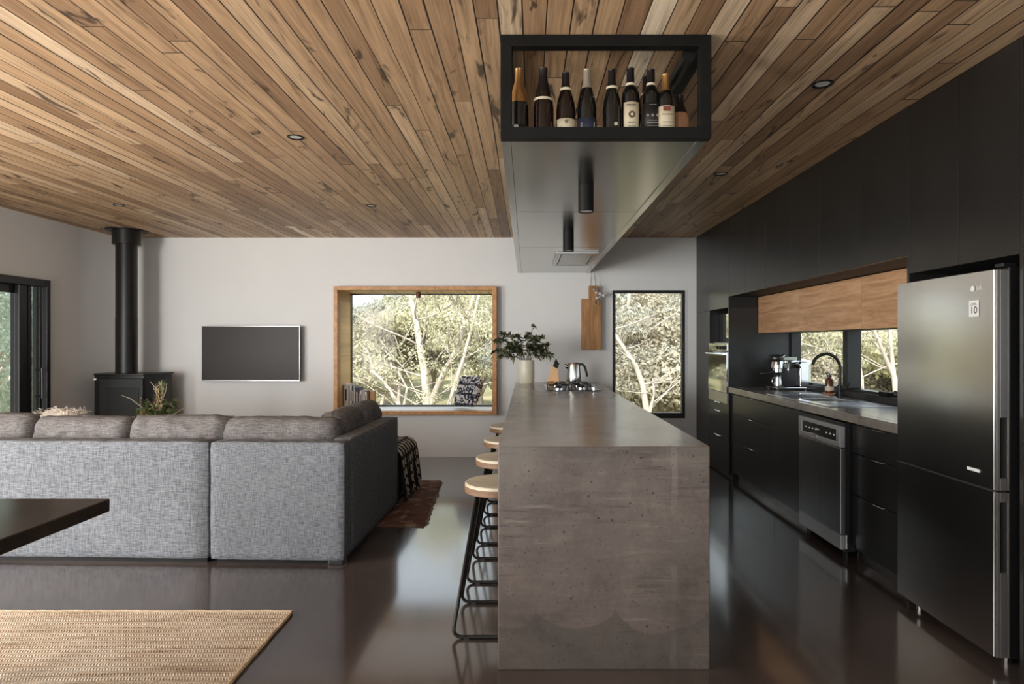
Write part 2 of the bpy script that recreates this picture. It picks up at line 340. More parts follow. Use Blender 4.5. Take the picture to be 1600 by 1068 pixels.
# ------------------------------------------------------------ mesh helpers
def wloc(o):
    v = Vector((0, 0, 0))
    while o: v += o.location; o = o.parent
    return v
class MB:
    def __init__(s): s.v = []; s.f = []
    def add(s, vs, fs, mat=None):
        n = len(s.v)
        s.v += [tuple(mat @ Vector(p)) if mat else tuple(p) for p in vs]; s.f += [tuple(i+n for i in f) for f in fs]; return s
    def box(s, x0, x1, y0, y1, z0, z1, mat=None):
        x0, x1 = min(x0, x1), max(x0, x1); y0, y1 = min(y0, y1), max(y0, y1); z0, z1 = min(z0, z1), max(z0, z1)
        vs = [(x, y, z) for z in (z0, z1) for (x, y) in ((x0, y0), (x1, y0), (x1, y1), (x0, y1))]
        return s.add(vs, [(3, 2, 1, 0), (4, 5, 6, 7), (0, 1, 5, 4), (1, 2, 6, 5), (2, 3, 7, 6), (3, 0, 4, 7)], mat)
    def lathe(s, prof, n=24, cx=0, cy=0, z=0, mat=None, cap=True):
        vs = []; fs = []
        for r, h in prof:
            for k in range(n):
                a = 2*PI*k/n; vs.append((cx+r*math.cos(a), cy+r*math.sin(a), z+h))
        for i in range(len(prof)-1):
            for k in range(n):
                a, b = i*n+k, i*n+(k+1) % n; fs.append((a, b, b+n, a+n))
        if cap:
            fs.append(tuple(reversed(range(n)))); m = (len(prof)-1)*n; fs.append(tuple(m+k for k in range(n)))
        return s.add(vs, fs, mat)
    def cyl(s, cx, cy, r, z0, z1, n=24, mat=None): return s.lathe([(r, z0), (r, z1)], n, cx, cy, 0, mat)
    def tube(s, pts, r, n=8, closed=False, cap=True):
        pts = [Vector(p) for p in pts]; m = len(pts); rs = r if isinstance(r, (list, tuple)) else [r]*m
        vs = []; up = None
        for i, p in enumerate(pts):
            if closed: d = pts[(i+1) % m]-pts[i-1]
            else: d = pts[min(i+1, m-1)]-pts[max(i-1, 0)]
            d.normalize()
            if up is None: up = Vector((0, 0, 1)) if abs(d.z) < .9 else Vector((1, 0, 0))
            a = d.cross(up)
            if a.length < 1e-4: a = d.cross(Vector((1, 0, 0)))
            a.normalize(); b = a.cross(d).normalized(); up = b
            for k in range(n):
                t_ = 2*PI*k/n; vs.append(p+(a*math.cos(t_)+b*math.sin(t_))*rs[i])
        fs = []
        for i in range(m if closed else m-1):
            j = (i+1) % m
            for k in range(n):
                fs.append((i*n+k, i*n+(k+1) % n, j*n+(k+1) % n, j*n+k))
        if cap and not closed: fs.append(tuple(reversed(range(n)))); fs.append(tuple((m-1)*n+k for k in range(n)))
        return s.add(vs, fs)
    def prism(s, poly, y0, y1, axis='y', mat=None):   # poly in (a,b): axis y -> (x,z); axis x -> (y,z); axis z -> (x,y)
        n = len(poly); mk = {'y': lambda a, b, c: (a, c, b), 'x': lambda a, b, c: (c, a, b), 'z': lambda a, b, c: (a, b, c)}[axis]
        vs = [mk(a, b, y0) for a, b in poly]+[mk(a, b, y1) for a, b in poly]
        fs = [tuple(range(n)), tuple(reversed(range(n, 2*n)))]+[(k, k+n, (k+1) % n+n, (k+1) % n) for k in range(n)]
        return s.add(vs, fs, mat)
    def build(s, name, mat, parent=None, bevel=0, seg=2, smooth=None, kind=None, subsurf=0, local=False):
        me = bpy.data.meshes.new(name)
        V = np.array(s.v, dtype=float)
        if parent is not None: o0 = np.array(wloc(parent))
        elif local: o0 = np.zeros(3)
        else:
            lo, hi = V.min(0), V.max(0); o0 = np.array([(lo[0]+hi[0])/2, (lo[1]+hi[1])/2, lo[2]])
        V = V-o0
        me.from_pydata(V.tolist(), [], s.f); me.update()
        bm = bmesh.new(); bm.from_mesh(me); bmesh.ops.recalc_face_normals(bm, faces=bm.faces); bm.to_mesh(me); bm.free()
        if smooth:
            me.polygons.foreach_set('use_smooth', [True]*len(me.polygons))
            if smooth is not True: me.set_sharp_from_angle(angle=R(smooth))
        me.materials.append(M[mat])
        o = bpy.data.objects.new(name, me); C.objects.link(o)
        if parent is not None: o.parent = parent
        else: o.location = o0
        if bevel:
            b = o.modifiers.new('bevel', 'BEVEL'); b.width = bevel; b.segments = seg; b.limit_method = 'ANGLE'; b.angle_limit = R(40)
        if subsurf:
            b = o.modifiers.new('sub', 'SUBSURF'); b.levels = subsurf; b.render_levels = subsurf
        if kind: o['kind'] = kind
        return o
def tag(o, label, cat, group=None, kind=None):
    o['label'] = label; o['category'] = cat
    if group: o['group'] = group
    if kind: o['kind'] = kind
    return o
def thing(name, loc, label, cat, group=None):
    o = bpy.data.objects.new(name, None); C.objects.link(o); o.location = loc; o.empty_display_size = .05
    return tag(o, label, cat, group)
def struct(o): o['kind'] = 'structure'; return o
def sroot(name, loc):
    o = bpy.data.objects.new(name, None); C.objects.link(o); o.location = loc; o['kind'] = 'structure'; return o
def copy_tree(o, parent=None):
    c = o.copy(); C.objects.link(c)
    if parent: c.parent = parent
    for ch in list(o.children): copy_tree(ch, c)
    return c
def npmesh(name, V, Fq, mat, parent=None, loc=None):
    """quads from numpy"""
    me = bpy.data.meshes.new(name); o0 = np.array(wloc(parent)) if parent is not None else (np.array(loc) if loc is not None else np.zeros(3))
    V = V-o0; nv = len(V); nf = len(Fq)
    me.vertices.add(nv); me.vertices.foreach_set('co', V.ravel())
    me.loops.add(nf*4); me.loops.foreach_set('vertex_index', Fq.ravel())
    me.polygons.add(nf); me.polygons.foreach_set('loop_start', np.arange(nf)*4); me.polygons.foreach_set('loop_total', np.full(nf, 4))
    me.update(); me.validate(); me.materials.append(M[mat])
    o = bpy.data.objects.new(name, me); C.objects.link(o)
    if parent is not None: o.parent = parent
    elif loc is not None: o.location = loc
    return o
def text(s, size, mat, parent, loc, rot, name='lettering', depth=.0004):
    cu = bpy.data.curves.new('t', 'FONT'); cu.body = s; cu.size = size; cu.extrude = depth; cu.align_x = 'CENTER'; cu.align_y = 'CENTER'
    ob = bpy.data.objects.new('t', cu); C.objects.link(ob)
    me = bpy.data.meshes.new_from_object(ob.evaluated_get(bpy.context.evaluated_depsgraph_get()))
    bpy.data.objects.remove(ob); me.materials.clear(); me.materials.append(M[mat])
    o = bpy.data.objects.new(name, me); C.objects.link(o); o.parent = parent
    o.location = Vector(loc)-wloc(parent); o.rotation_euler = rot; return o
def px(x, y, Z): return Vector(((x-823)*Z/F, Z, EYE-(y-535)*Z/F))

# ------------------------------------------------------------ room shell
XL, XR, YB, YR, ZC = -4.83, 2.65, 7.47, -1.0, 2.594
XC = 2.01
m = MB().box(XL-.2, XR+.2, YR-.2, YB+.12, -.2, 0); m.build('floor', 'floor_concrete', kind='structure')
m = MB().box(XL-.2, XR+.2, YR-.2, YB+.2, ZC, ZC+.15); m.build('ceiling', 'ceiling_boards', kind='structure')
def wall(name, axis, c0, c1, a0, a1, z0, z1, holes, mat='white_paint'):
    """axis 'y': wall in the XZ plane between y=c0..c1; holes (a0,a1,z0,z1)"""
    m = MB(); xs = sorted(set([a0, a1]+[h[0] for h in holes]+[h[1] for h in holes])); zs = sorted(set([z0, z1]+[h[2] for h in holes]+[h[3] for h in holes]))
    for i in range(len(xs)-1):
        for j in range(len(zs)-1):
            xm, zm = (xs[i]+xs[i+1])/2, (zs[j]+zs[j+1])/2
            if any(h[0] < xm < h[1] and h[2] < zm < h[3] for h in holes): continue
            if axis == 'y': m.box(xs[i], xs[i+1], c0, c1, zs[j], zs[j+1])
            else: m.box(c0, c1, xs[i], xs[i+1], zs[j], zs[j+1])
    return m.build(name, mat, kind='structure')
W1 = (-2.235, -.365, .52, 1.99)      # box window hole
W2 = (1.016, 1.873, .455, 1.97)
wall('wall_back', 'y', YB, YB+.12, XL, XR+.2, 0, ZC, [W1, W2])
D1 = (4.75, 6.37, 0, 1.977)
wall('wall_left', 'x', XL-.12, XL, YR-.2, YB+.2, 0, ZC, [D1, (-.4, 3.6, .2, 2.3)])
W3 = (3.35, 6.262, .93, 1.50)
wall('wall_right', 'x', XR, XR+.06, YR-.2, YB+.2, 0, ZC, [W3])
wall('wall_rear', 'y', YR-.12, YR, XL, XR, 0, ZC, [(-4.75, -3.5, .1, 2.3), (-3.0, 1.3, .6, 2.3)])
# added unseen roof slabs that keep the sun out of the openings
e = MB().box(XL-2.9, XL-.2, YR-5.5, YB+.6, ZC, ZC+.12); struct(e.build('sun_blocker_1', 'sun_blocker_grey'))
e = MB().box(XL-.2, XR+.6, YR-5.5, YR-.2, ZC, ZC+.12); struct(e.build('sun_blocker_2', 'sun_blocker_grey'))

# window_1 : timber box window with seat
w = sroot('window_1', (-1.3, 7.6, .507))
fx0, fx1, fz0, fz1 = -2.253, -.351, .507, 2.007
ix0, ix1, iz0, iz1 = -2.207, -.403, .549, 1.962
Yf, Yg = 7.35, 7.92
m = MB()
m.box(fx0, ix0, Yf, YB+.002, fz0, fz1).box(ix1, fx1, Yf, YB+.002, fz0, fz1).box(ix0, ix1, Yf, YB+.002, iz1, fz1).box(ix0, ix1, Yf, YB+.002, fz0, iz0)
m.build('timber_frame', 'frame_timber', w, bevel=.003)
m = MB().box(ix0-.02, ix0, YB+.0025, Yg+.04, iz0-.02, iz1+.02); m.build('jamb', 'box_timber', w)
m = MB().box(ix1, ix1+.02, YB+.0025, Yg+.04, iz0-.02, iz1+.02); m.build('jamb', 'box_timber', w)
m = MB().box(ix0, ix1, YB+.0025, Yg+.04, iz1, iz1+.02); m.build('head_lining', 'box_timber', w)
m = MB().box(ix0, ix1, YB+.0025, Yg+.04, iz0-.02, iz0); m.build('window_seat', 'white_plastic', w)
m = MB()
for a in ((ix0, ix0+.012, iz0, iz1), (ix1-.02, ix1, iz0, iz1), (ix0, ix1, iz1-.015, iz1), (ix0, ix1, iz0, iz0+.02)): m.box(a[0], a[1], Yg-.02, Yg+.03, a[2], a[3])
m.build('glazing_frame', 'black_frame', w)
m = MB().box(ix0+.01, ix1-.01, Yg, Yg+.006, iz0+.01, iz1-.01); m.build('pane', 'pane', w)
# the little spotlight on the head lining
s_ = thing('spotlight', (-1.31, 7.62, 1.962), 'small bronze cylinder spotlight under the timber head of the big window box', 'light')
m = MB().cyl(-1.31, 7.62, .028, 1.89, 1.957, 20); m.build('housing', 'amber', s_, smooth=35)
m = MB().cyl(-1.31, 7.62, .02, 1.957, 1.962, 16); m.build('mount', 'black_metal', s_, smooth=35)
m = MB().cyl(-1.31, 7.62, .02, 1.887, 1.89, 16); m.build('lens', 'lamp_lens', s_)

# window_2
w = sroot('window_2', (1.44, 7.5, .455))
x0, x1, z0, z1 = W2
m = MB(); t_ = .035
m.box(x0, x0+t_, YB-.012, YB+.06, z0, z1).box(x1-t_, x1, YB-.012, YB+.06, z0, z1).box(x0+t_, x1-t_, YB-.012, YB+.06, z1-t_, z1).box(x0+t_, x1-t_, YB-.012, YB+.06, z0, z0+.065)
m.build('window_frame', 'black_frame', w, bevel=.002)
m = MB().box(x0+.03, x1-.03, YB+.03, YB+.036, z0+.03, z1-.03); m.build('pane', 'pane', w)
m = MB().box(x0-.02, x0, YB-.008, YB+.0, z0-.02, z1+.02).box(x1, x1+.02, YB-.008, YB, z0-.02, z1+.02).box(x0, x1, YB-.008, YB, z1, z1+.02).box(x0, x1, YB-.008, YB, z0-.02, z0)
m.build('reveal_bead', 'white_paint', w)

# window_3 : splashback window over the bench
w = sroot('window_3', (XR, 4.8, .93))
y0, y1, z0, z1 = W3
m = MB()
X0, X1 = XR-.03, XR+.062
m.box(X0, X1, y0, y1, z0, z0+.05).box(X0, X1, y0, y1, z1-.05, z1).box(X0, X1, y0, y0+.04, z0+.05, z1-.05).box(X0, X1, y1-.03, y1, z0+.05, z1-.05)
m.build('window_frame', 'black_frame', w, bevel=.002)
X1 = XR+.05
m = MB().box(X0-.02, X1, 5.135, 5.19, z0+.05, z1-.05); m.build('mullion', 'black_frame', w, bevel=.004)
m = MB().box(X0-.035, X1, 5.085, 5.125, z0+.05, z1-.05); m.build('sash_stile', 'black_frame', w, bevel=.004)
m = MB().box(XR+.01, XR+.016, y0+.02, 5.08, z0+.03, z1-.03); m.build('pane', 'pane', w)
m = MB().box(XR+.03, XR+.036, 5.15, y1-.02, z0+.03, z1-.03); m.build('pane', 'pane', w)

# door_1 : black framed sliding door on the left wall
w = sroot('door_1', (XL, 5.5, 0))
y0, y1, z0, z1 = D1
m = MB(); X0, X1 = XL-.13, XL+.02
m.box(X0, X1, y1-.05, y1, z0, z1).box(X0, X1, y0, y0+.05, z0, z1).box(X0, X1, y0+.05, y1-.05, z1-.07, z1).box(X0, X1, y0+.05, y1-.05, 0, .03)
m.build('door_frame', 'black_frame', w, bevel=.003)
def panel(y0_, y1_, xx, n='sliding_panel'):
    m = MB(); m.box(xx, xx+.045, y0_, y0_+.09, .03, z1-.07).box(xx, xx+.045, y1_-.09, y1_, .03, z1-.07).box(xx, xx+.045, y0_+.09, y1_-.09, z1-.15, z1-.07).box(xx, xx+.045, y0_+.09, y1_-.09, .03, .14)
    p = m.build(n, 'black_frame', w, bevel=.004)
    MB().box(xx+.02, xx+.026, y0_+.07, y1_-.07, .12, z1-.13).build('pane', 'pane', p); return p
panel(4.82, 6.13, XL-.12, 'door_leaf')
m = MB().box(XL-.07, XL-.025, 6.03, 6.13, .03, z1-.07); m.build('meeting_stile', 'black_frame', w, bevel=.004)
m = MB().box(XL-.07, XL-.035, 6.15, 6.20, .03, z1-.07); m.box(XL-.03, XL+.005, 6.24, 6.275, .03, z1-.07); m.build('screen_track', 'black_frame', w, bevel=.003)
m = MB().tube([(XL+.045, 6.225, .80), (XL+.045, 6.225, 1.10)], .009); m.box(XL-.02, XL+.05, 6.218, 6.232, .81, .83).box(XL-.02, XL+.05, 6.218, 6.232, 1.07, 1.09); m.build('door_handle', 'black_frame', w)
# frames out of view; both windows are added openings for the fill lamps
for nm, bx_ in (('added_window_4', ('x', XL-.06, -.4, 3.6, .2, 2.3)), ('door_2', ('y', YR-.06, -4.75, -3.5, .1, 2.3)), ('added_window_5', ('y', YR-.06, -3.0, 1.3, .6, 2.3))):
    ax, c_, a0, a1, z0, z1 = bx_; m = MB()
    n_ = max(1, round((a1-a0)/1.4)); 
    rects = [(a0+(a1-a0)*k/n_-.03*(k > 0), a0+(a1-a0)*k/n_+(.06 if k == 0 else .03), z0, z1) for k in range(n_)]+[(a1-.06, a1, z0, z1), (a0, a1, z0, z0+.06), (a0, a1, z1-.06, z1)]
    for (p, q, r_, s_) in rects:
        if ax == 'y': m.box(p, q, c_-.03, c_+.03, r_, s_)
        else: m.box(c_-.03, c_+.03, p, q, r_, s_)
    m.build(nm, 'black_frame', kind='structure')

# ------------------------------------------------------------ island
IX0, IX1, IY0, IY1, IH = -.119, .756, 2.602, 6.80, .922
isl = thing('kitchen_island', ((IX0+IX1)/2, IY0, 0), 'long raw concrete kitchen island with waterfall end in the middle of the room', 'kitchen island')
def roughbox(x0, x1, y0, y1, z0, z1, ns=1.0, amp=.0015, seed=1, step=.03):
    """box with slightly chipped long edges"""
    return MB().box(x0, x1, y0, y1, z0, z1)
m = roughbox(IX0, IX1, IY0, IY0+.055, 0, IH-.001); m.build('end_panel', 'island_front', isl, bevel=.005, seg=2)
m = MB().box(IX0, IX1, IY0+.055, IY1, IH-.055, IH); m.box(IX0+.002, IX1-.002, IY0+.004, IY0+.056, IH-.0012, IH); m.build('worktop', 'island_top', isl, bevel=.003)
m = MB().box(.20, IX1-.02, IY0+.056, IY1-.02, .08, IH-.056); m.build('cupboard_body', 'cabinet_black', isl, bevel=.002)
m = MB().box(.24, IX1-.07, IY0+.056, IY1-.06, 0, .08); m.build('plinth', 'recess_black', isl)
for k in range(6):
    ya = IY0+.07+k*.69
    MB().box(IX1-.02, IX1-.002, ya, ya+.68, .09, IH-.06).build('door', 'cabinet_black', isl, bevel=.0015)

# cooktop
ck = thing('gas_cooktop', (.41, 5.85, IH), 'black gas cooktop with cast iron trivets set in the far end of the island', 'cooktop')
m = MB().box(.17, .66, 5.56, 6.32, IH, IH+.008); m.build('hob_plate', 'glass_green', ck, bevel=.002)
for cx_, cy_ in ((.29, 5.72), (.29, 6.12), (.50, 5.78), (.50, 6.12)):
    m = MB().lathe([(.045, .008), (.045, .018), (.03, .022), (.028, .028)], 20, cx_, cy_, IH); m.build('burner', 'chrome', ck, smooth=35)
    m = MB().lathe([(.03, .028), (.032, .036), (.02, .038)], 20, cx_, cy_, IH); m.build('burner_cap', 'black_metal', ck, smooth=35)
    m = MB()
    for a in range(4):
        an = a*PI/2; d = Vector((math.cos(an), math.sin(an), 0)); c0 = Vector((cx_, cy_, IH))
        m.tube([c0+d*.02+Vector((0, 0, .048)), c0+d*.085+Vector((0, 0, .048)), c0+d*.09+Vector((0, 0, .04)), c0+d*.09+Vector((0, 0, .008))], .0055, 6)
    m.tube([c_+Vector((0, 0, .03)) for c_ in [Vector((cx_+sx*.09, cy_+sy*.09, IH)) for sx, sy in ((-1, -1), (1, -1), (1, 1), (-1, 1))]], .0045, 6, closed=True)
    m.build('trivet', 'black_metal', ck)
for k in range(5):
    m = MB().lathe([(.017, .008), (.016, .03), (.012, .033)], 16, .60, 5.62+k*.085, IH); m.build('knob', 'chrome', ck, smooth=35)

# kettle
kt = thing('kettle', (.457, 6.12, IH+.05), 'brushed steel kettle with black handle on the cooktop', 'kettle')
KX, KY, KZ = .457, 6.12, IH+.053
m = MB().lathe([(.072, 0), (.074, .01), (.070, .06), (.064, .13), (.059, .168)], 32, KX, KY, KZ); m.build('body', 'kettle_steel', kt, smooth=40)
m = MB().lathe([(.059, .168), (.056, .178), (.035, .184), (.012, .187), (.002, .188)], 24, KX, KY, KZ); m.build('lid', 'kettle_steel', kt, smooth=40)
m = MB().tube([(KX-.055, KY, KZ+.135), (KX-.075, KY, KZ+.15), (KX-.088, KY, KZ+.165)], [.022, .016, .01], 10); m.build('spout', 'kettle_steel', kt, smooth=True)
m = MB().tube([(KX+.055, KY, KZ+.165), (KX+.085, KY, KZ+.165), (KX+.108, KY, KZ+.14), (KX+.122, KY, KZ+.09), (KX+.13, KY, KZ+.045)], [.012, .012, .012, .011, .009], 8); m.build('handle', 'black_plastic', kt, smooth=True)

# knife block
kb = thing('knife_block', (.27, 6.56, IH), 'pale beech knife block with black handled knives beside the kettle', 'knife block')
m = MB().prism([(.205, IH), (.335, IH), (.325, IH+.155), (.262, IH+.19)], 6.50, 6.62); m.build('block', 'block_wood', kb, bevel=.004)
for k in range(6):
    bx_, by_ = .278+.011*(k % 3)*1.4, 6.525+.06*(k//3); p = Vector((bx_, by_, IH+.178-.6*(bx_-.27))); d = Vector((.35, 0, .94)).normalized(); L = .085-.01*(k % 3)
    m = MB().tube([p, p+d*L*.5, p+d*L], [.007, .009, .008], 6); m.build('knife_handle', 'black_plastic', kb, smooth=True)

# vase and gum branches
vs = thing('vase', (-.002, 6.62, IH), 'cream ceramic vase at the far end of the concrete island', 'vase')
VX, VY = -.004, 6.62
m = MB().lathe([(.074, 0), (.082, .01), (.086, .12), (.084, .235), (.082, .245), (.072, .245), (.074, .12), (.06, .03)], 32, VX, VY, IH); m.build('body', 'ceramic', vs, smooth=40)
br = thing('eucalyptus_branches', (VX, VY, IH+.05), 'bunch of dark green gum leaf branches spilling out of the cream vase', 'foliage')
def leaves_np(C0, D, size, aspect, rng, droop=.3, N=None):
    n = len(C0); r = rng.normal(size=(n, 3))
    if N is not None: r = N; D = D-N*np.sum(D*N, axis=1, keepdims=True)
    d = D/np.linalg.norm(D, axis=1, keepdims=True); s = np.cross(d, r); s /= np.linalg.norm(s, axis=1, keepdims=True)
    L = (size*(.7+.6*rng.random(n)))[:, None]; w_ = L*aspect
    a = C0; b = C0+d*L*.45+s*w_; c = C0+d*L-np.array([0, 0, 1])*L*droop; e_ = C0+d*L*.45-s*w_
    V = np.stack([a, b, c, e_], 1).reshape(-1, 3); Fq = np.arange(n*4).reshape(-1, 4); return V, Fq
rng = np.random.default_rng(5); random.seed(5)
sm = MB(); Cs = []; Ds = []
ends = [(-.30, 0, .30), (-.34, .05, .16), (-.24, -.1, .38), (-.18, .02, .25), (-.1, -.05, .34), (.02, .0, .36), (.1, -.05, .32), (.17, .02, .33), (.22, -.04, .24), (.26, .02, .12), (.14, .08, .22), (-.12, .1, .20), (.05, -.12, .22), (.09, .0, .46), (-.26, .0, .10), (-.06, -.1, .16), (.2, .06, .18), (-.2, -.1, .2)]
for ex, ey, ez in ends:
    p0 = Vector((VX+ex*.1, VY+ey*.1, IH+.06)); p1 = Vector((VX+ex*.22, VY+ey*.3, IH+.26)); p2 = Vector((VX+ex*.65, VY+ey*.7, IH+.22+ez*.75)); p3 = Vector((VX+ex, VY+ey, IH+.2+ez*.85))
    sm.tube([p0, p1, p2, p3], [.004, .003, .002, .001], 5)
    thin = ez > .45
    for k in range(9 if thin else 50):
        u = random.uniform(.9, 1.02) if thin else random.uniform(.2, 1)
        q = p1.lerp(p2, u*2) if u < .5 else p2.lerp(p3, u*2-1)
        Cs.append(q); Ds.append(((p3-p1).normalized()*.5+Vector((random.gauss(0, .6), random.gauss(0, .6), random.gauss(-.1, .5)))))
sm.build('stems', 'stem', br)
V_, F_ = leaves_np(np.array(Cs), np.array(Ds), .06, .22, rng, .3); o = npmesh('leaves', V_, F_, 'vase_leaf', br); o['kind'] = 'stuff'

# chopping board on a cord
cb = thing('chopping_board', (.752, 7.36, 1.264), 'long wooden chopping board hanging by its handle from a cord between the windows', 'chopping board')
m = MB().prism([(.636, 1.264), (.868, 1.264), (.868, 1.859), (.832, 1.859), (.832, 2.012), (.722, 2.012), (.722, 1.859), (.636, 1.859)], 7.345, 7.372); m.build('board', 'board_wood', cb, bevel=.004)
m = MB().tube([(.78, 7.34, 1.95), (.745, 7.34, 2.03), (.758, 7.345, 2.174)], .004, 6); m.tube([(.78, 7.34, 1.95), (.805, 7.34, 2.03), (.785, 7.345, 2.174)], .004, 6); m.build('cord', 'rope', cb)
fl = thing('dried_flower_charm', (.84, 7.33, 1.83), 'small bundle of grey dried blooms tied to the chopping board handle', 'decoration')
m = MB()
for dx, dz, r_ in ((0, 0, .022), (.035, .045, .026), (.075, .03, .024), (-.01, .06, .02), (.03, .01, .016), (-.035, .10, .015), (.10, .05, .014)):
    m.lathe([(.002, -r_), (r_*.8, -r_*.5), (r_, 0), (r_*.7, r_*.6), (.002, r_*.9)], 10, .82+dx, 7.325, 1.87+dz)
m.build('blooms', 'flower', fl, smooth=True)
m = MB().tube([(.815+.025*math.cos(a), 7.33, 1.82+.035*math.sin(a)) for a in [k*PI/8 for k in range(16)]], .006, 6, closed=True); m.build('ring', 'rope', fl)

# ------------------------------------------------------------ hood / bottle shelf
HX0, HX1, HY0, HY1, HZ = -.106, .745, 2.542, 7.46, 2.174
hd = thing('range_hood_bulkhead', ((HX0+HX1)/2, HY0, HZ), 'long black metal bulkhead and range hood hung under the boarded ceiling above the island', 'range hood')
b_ = .046
zt = ZC-.002
m = MB().box(HX0, HX1, HY0, HY0+b_, HZ, HZ+b_).box(HX0, HX1, HY0, HY0+b_, zt-b_, zt).box(HX0, HX0+b_, HY0, HY0+b_, HZ+b_, zt-b_).box(HX1-b_, HX1, HY0, HY0+b_, HZ+b_, zt-b_)
m.build('front_frame', 'black_matt', hd, bevel=.0015)
for xa in (HX0, HX1-b_):
    MB().box(xa, xa+b_, HY0+b_, 4.4, zt-b_, zt).build('top_rail', 'black_matt', hd)
    MB().box(xa, xa+.04, HY0+b_, HY1, HZ, HZ+.05).build('bottom_rail', 'hood_metal', hd, bevel=.001)
MB().tube([(HX1-b_-.03, HY0+.06, zt-.055), (HX1-b_-.03, 4.4, zt-.055)], .028, 16).build('conduit', 'black_metal', hd, smooth=40)
MB().box(HX0+.041, HX1-.041, HY0+b_, 4.0, HZ+.006, HZ+.022).build('underside_panel', 'hood_metal', hd, bevel=.001)
MB().box(HX0+.041, HX1-.041, 4.006, 5.5, HZ+.006, HZ+.022).build('underside_panel', 'hood_metal', hd, bevel=.001)
MB().box(HX0+.041, HX1-.041, 5.506, HY1, HZ+.006, HZ+.022).build('underside_panel', 'hood_metal', hd, bevel=.001)
MB().box(HX0+.002, HX1-.002, 4.4, HY1, HZ+.051, zt).build('duct_box', 'black_matt', hd)
MB().box(HX0+.041, HX1-.041, HY0+b_, 4.4, HZ+.022, HZ+.03).build('shelf', 'black_matt', hd)
m = MB(); a0, a1, c0, c1 = .27, .655, 5.76, 6.65
m.box(a0, a1, c0, c0+.03, HZ-.014, HZ+.006).box(a0, a1, c1-.03, c1, HZ-.014, HZ+.006).box(a0, a0+.03, c0+.03, c1-.03, HZ-.014, HZ+.006).box(a1-.03, a1, c0+.03, c1-.03, HZ-.014, HZ+.006)
m.build('extractor_rim', 'steel_side', hd, bevel=.002)
MB().box(a0+.055, a1-.055, c0+.055, c1-.055, HZ-.012, HZ+.004).build('extractor_plate', 'silver_plastic', hd, bevel=.002)
for k, (cx_, cy_, z_) in enumerate(((.313, 3.33, 2.04), (.312, 4.72, 2.035))):
    d_ = thing('cylinder_downlight', (cx_, cy_, z_), ['nearer black cylinder downlight under the island bulkhead', 'farther black cylinder downlight under the bulkhead, next to the extractor'][k], 'light', 'cylinder downlights under the bulkhead')
    MB().lathe([(.034, .012), (.034, .004), (.041, 0), (.041, HZ+.006-z_)], 28, cx_, cy_, z_).build('housing', 'black_matt', d_, smooth=35)
    MB().cyl(cx_, cy_, .033, z_+.004, z_+.014, 24).build('lens', 'lamp_lens', d_)

# bottles
SZ = HZ+.030
BORD = [(.030, 0), (.037, .004), (.0375, .18), (.035, .20), (.022, .225), (.0155, .24), (.0145, .295), (.0145, .30)]
BURG = [(.032, 0), (.040, .004), (.041, .13), (.037, .17), (.025, .215), (.016, .25), (.0145, .295), (.0145, .30)]
CHAM = [(.034, 0), (.043, .004), (.043, .13), (.038, .175), (.026, .22), (.018, .25), (.0155, .275), (.0165, .30)]
def prof_cut(prof, z0, off):
    out = []
    for (r0, h0), (r1, h1) in zip(prof, prof[1:]):
        if h1 > z0:
            if h0 < z0 and h1 > h0:
                t_ = (z0-h0)/(h1-h0); out.append((r0+(r1-r0)*t_+off, z0))
            elif not out: out.append((r0+off, h0))
            out.append((r1+off, h1))
    return out
def bottle(xp, prof, glassm, foilm, fz, top, label_, sc=1., Y=2.66, cuff=None, lab=None, desc=''):
    X = (xp-823)*Y/F
    hgt = (EYE-(top-535)*Y/F)-SZ; k = hgt/.305
    P = [(r*sc, h*k) for r, h in prof]
    o = thing('wine_bottle', (X, Y, SZ), desc, 'bottle', 'wine bottles on the bulkhead shelf')
    MB().lathe(P, 28, X, Y, SZ).build('glass_body', glassm, o, smooth=40)
    f = prof_cut(P, fz*k, .0012); f = f+[(f[-1][0]+.001, f[-1][1]+.003), (f[-1][0]*.8, f[-1][1]+.006)]
    MB().lathe(f, 24, X, Y, SZ).build('foil', foilm, o, smooth=40)
    if cuff: 
        rr = prof_cut(P, cuff*k, .0022)[0][0]
        MB().lathe([(rr, cuff*k-.004), (rr, cuff*k+.006)], 24, X, Y, SZ).build('neck_band', 'paper_cream', o, smooth=40)
    if lab:
        mat_, z0, z1, half = lab; n = 16; vs_ = []; fs_ = []
        rr = max(r for r, h in P)+.0012
        for i in range(n+1):
            a = -PI/2-half+2*half*i/n
            for z in (z0*k, z1*k): vs_.append((X+rr*math.cos(a), Y+rr*math.sin(a), SZ+z))
        for i in range(n): fs_.append((2*i, 2*i+2, 2*i+3, 2*i+1))
        l = MB().add(vs_, fs_).build('paper_label', mat_, o, smooth=True)
        md = l.modifiers.new('th', 'SOLIDIFY'); md.thickness = .0006
        return o, l, X, Y, rr, k
    return o, None, X, Y, 0, k
def ptxt(l, s, size, mat_, X, Y, rr, z): text(s, size, mat_, l, (X, Y-rr-.0012, SZ+z), (PI/2, 0, 0), 'print')
def pbox(l, X, Y, rr, dx, z, w_, h_, mat_): MB().box(X+dx-w_/2, X+dx+w_/2, Y-rr-.0018, Y-rr-.0002, SZ+z-h_/2, SZ+z+h_/2).build('print', mat_, l)
B = bottle
r = B(811, CHAM, 'glass_green', 'gold_foil', .155, 108, '', .98, lab=('paper_dark', .01, .055, 1.1), desc='dark sparkling wine bottle with copper gold foil, leftmost on the hanging shelf')
pbox(r[1], r[2], r[3], r[4], -.012, .035, .018, .03, 'print_pale')
r = B(849, CHAM, 'glass_brown', 'foil_dark', .2, 107, '', 1.02, cuff=.165, lab=None, desc='dark brown champagne bottle with black foil and pale collar, second from left on the shelf')
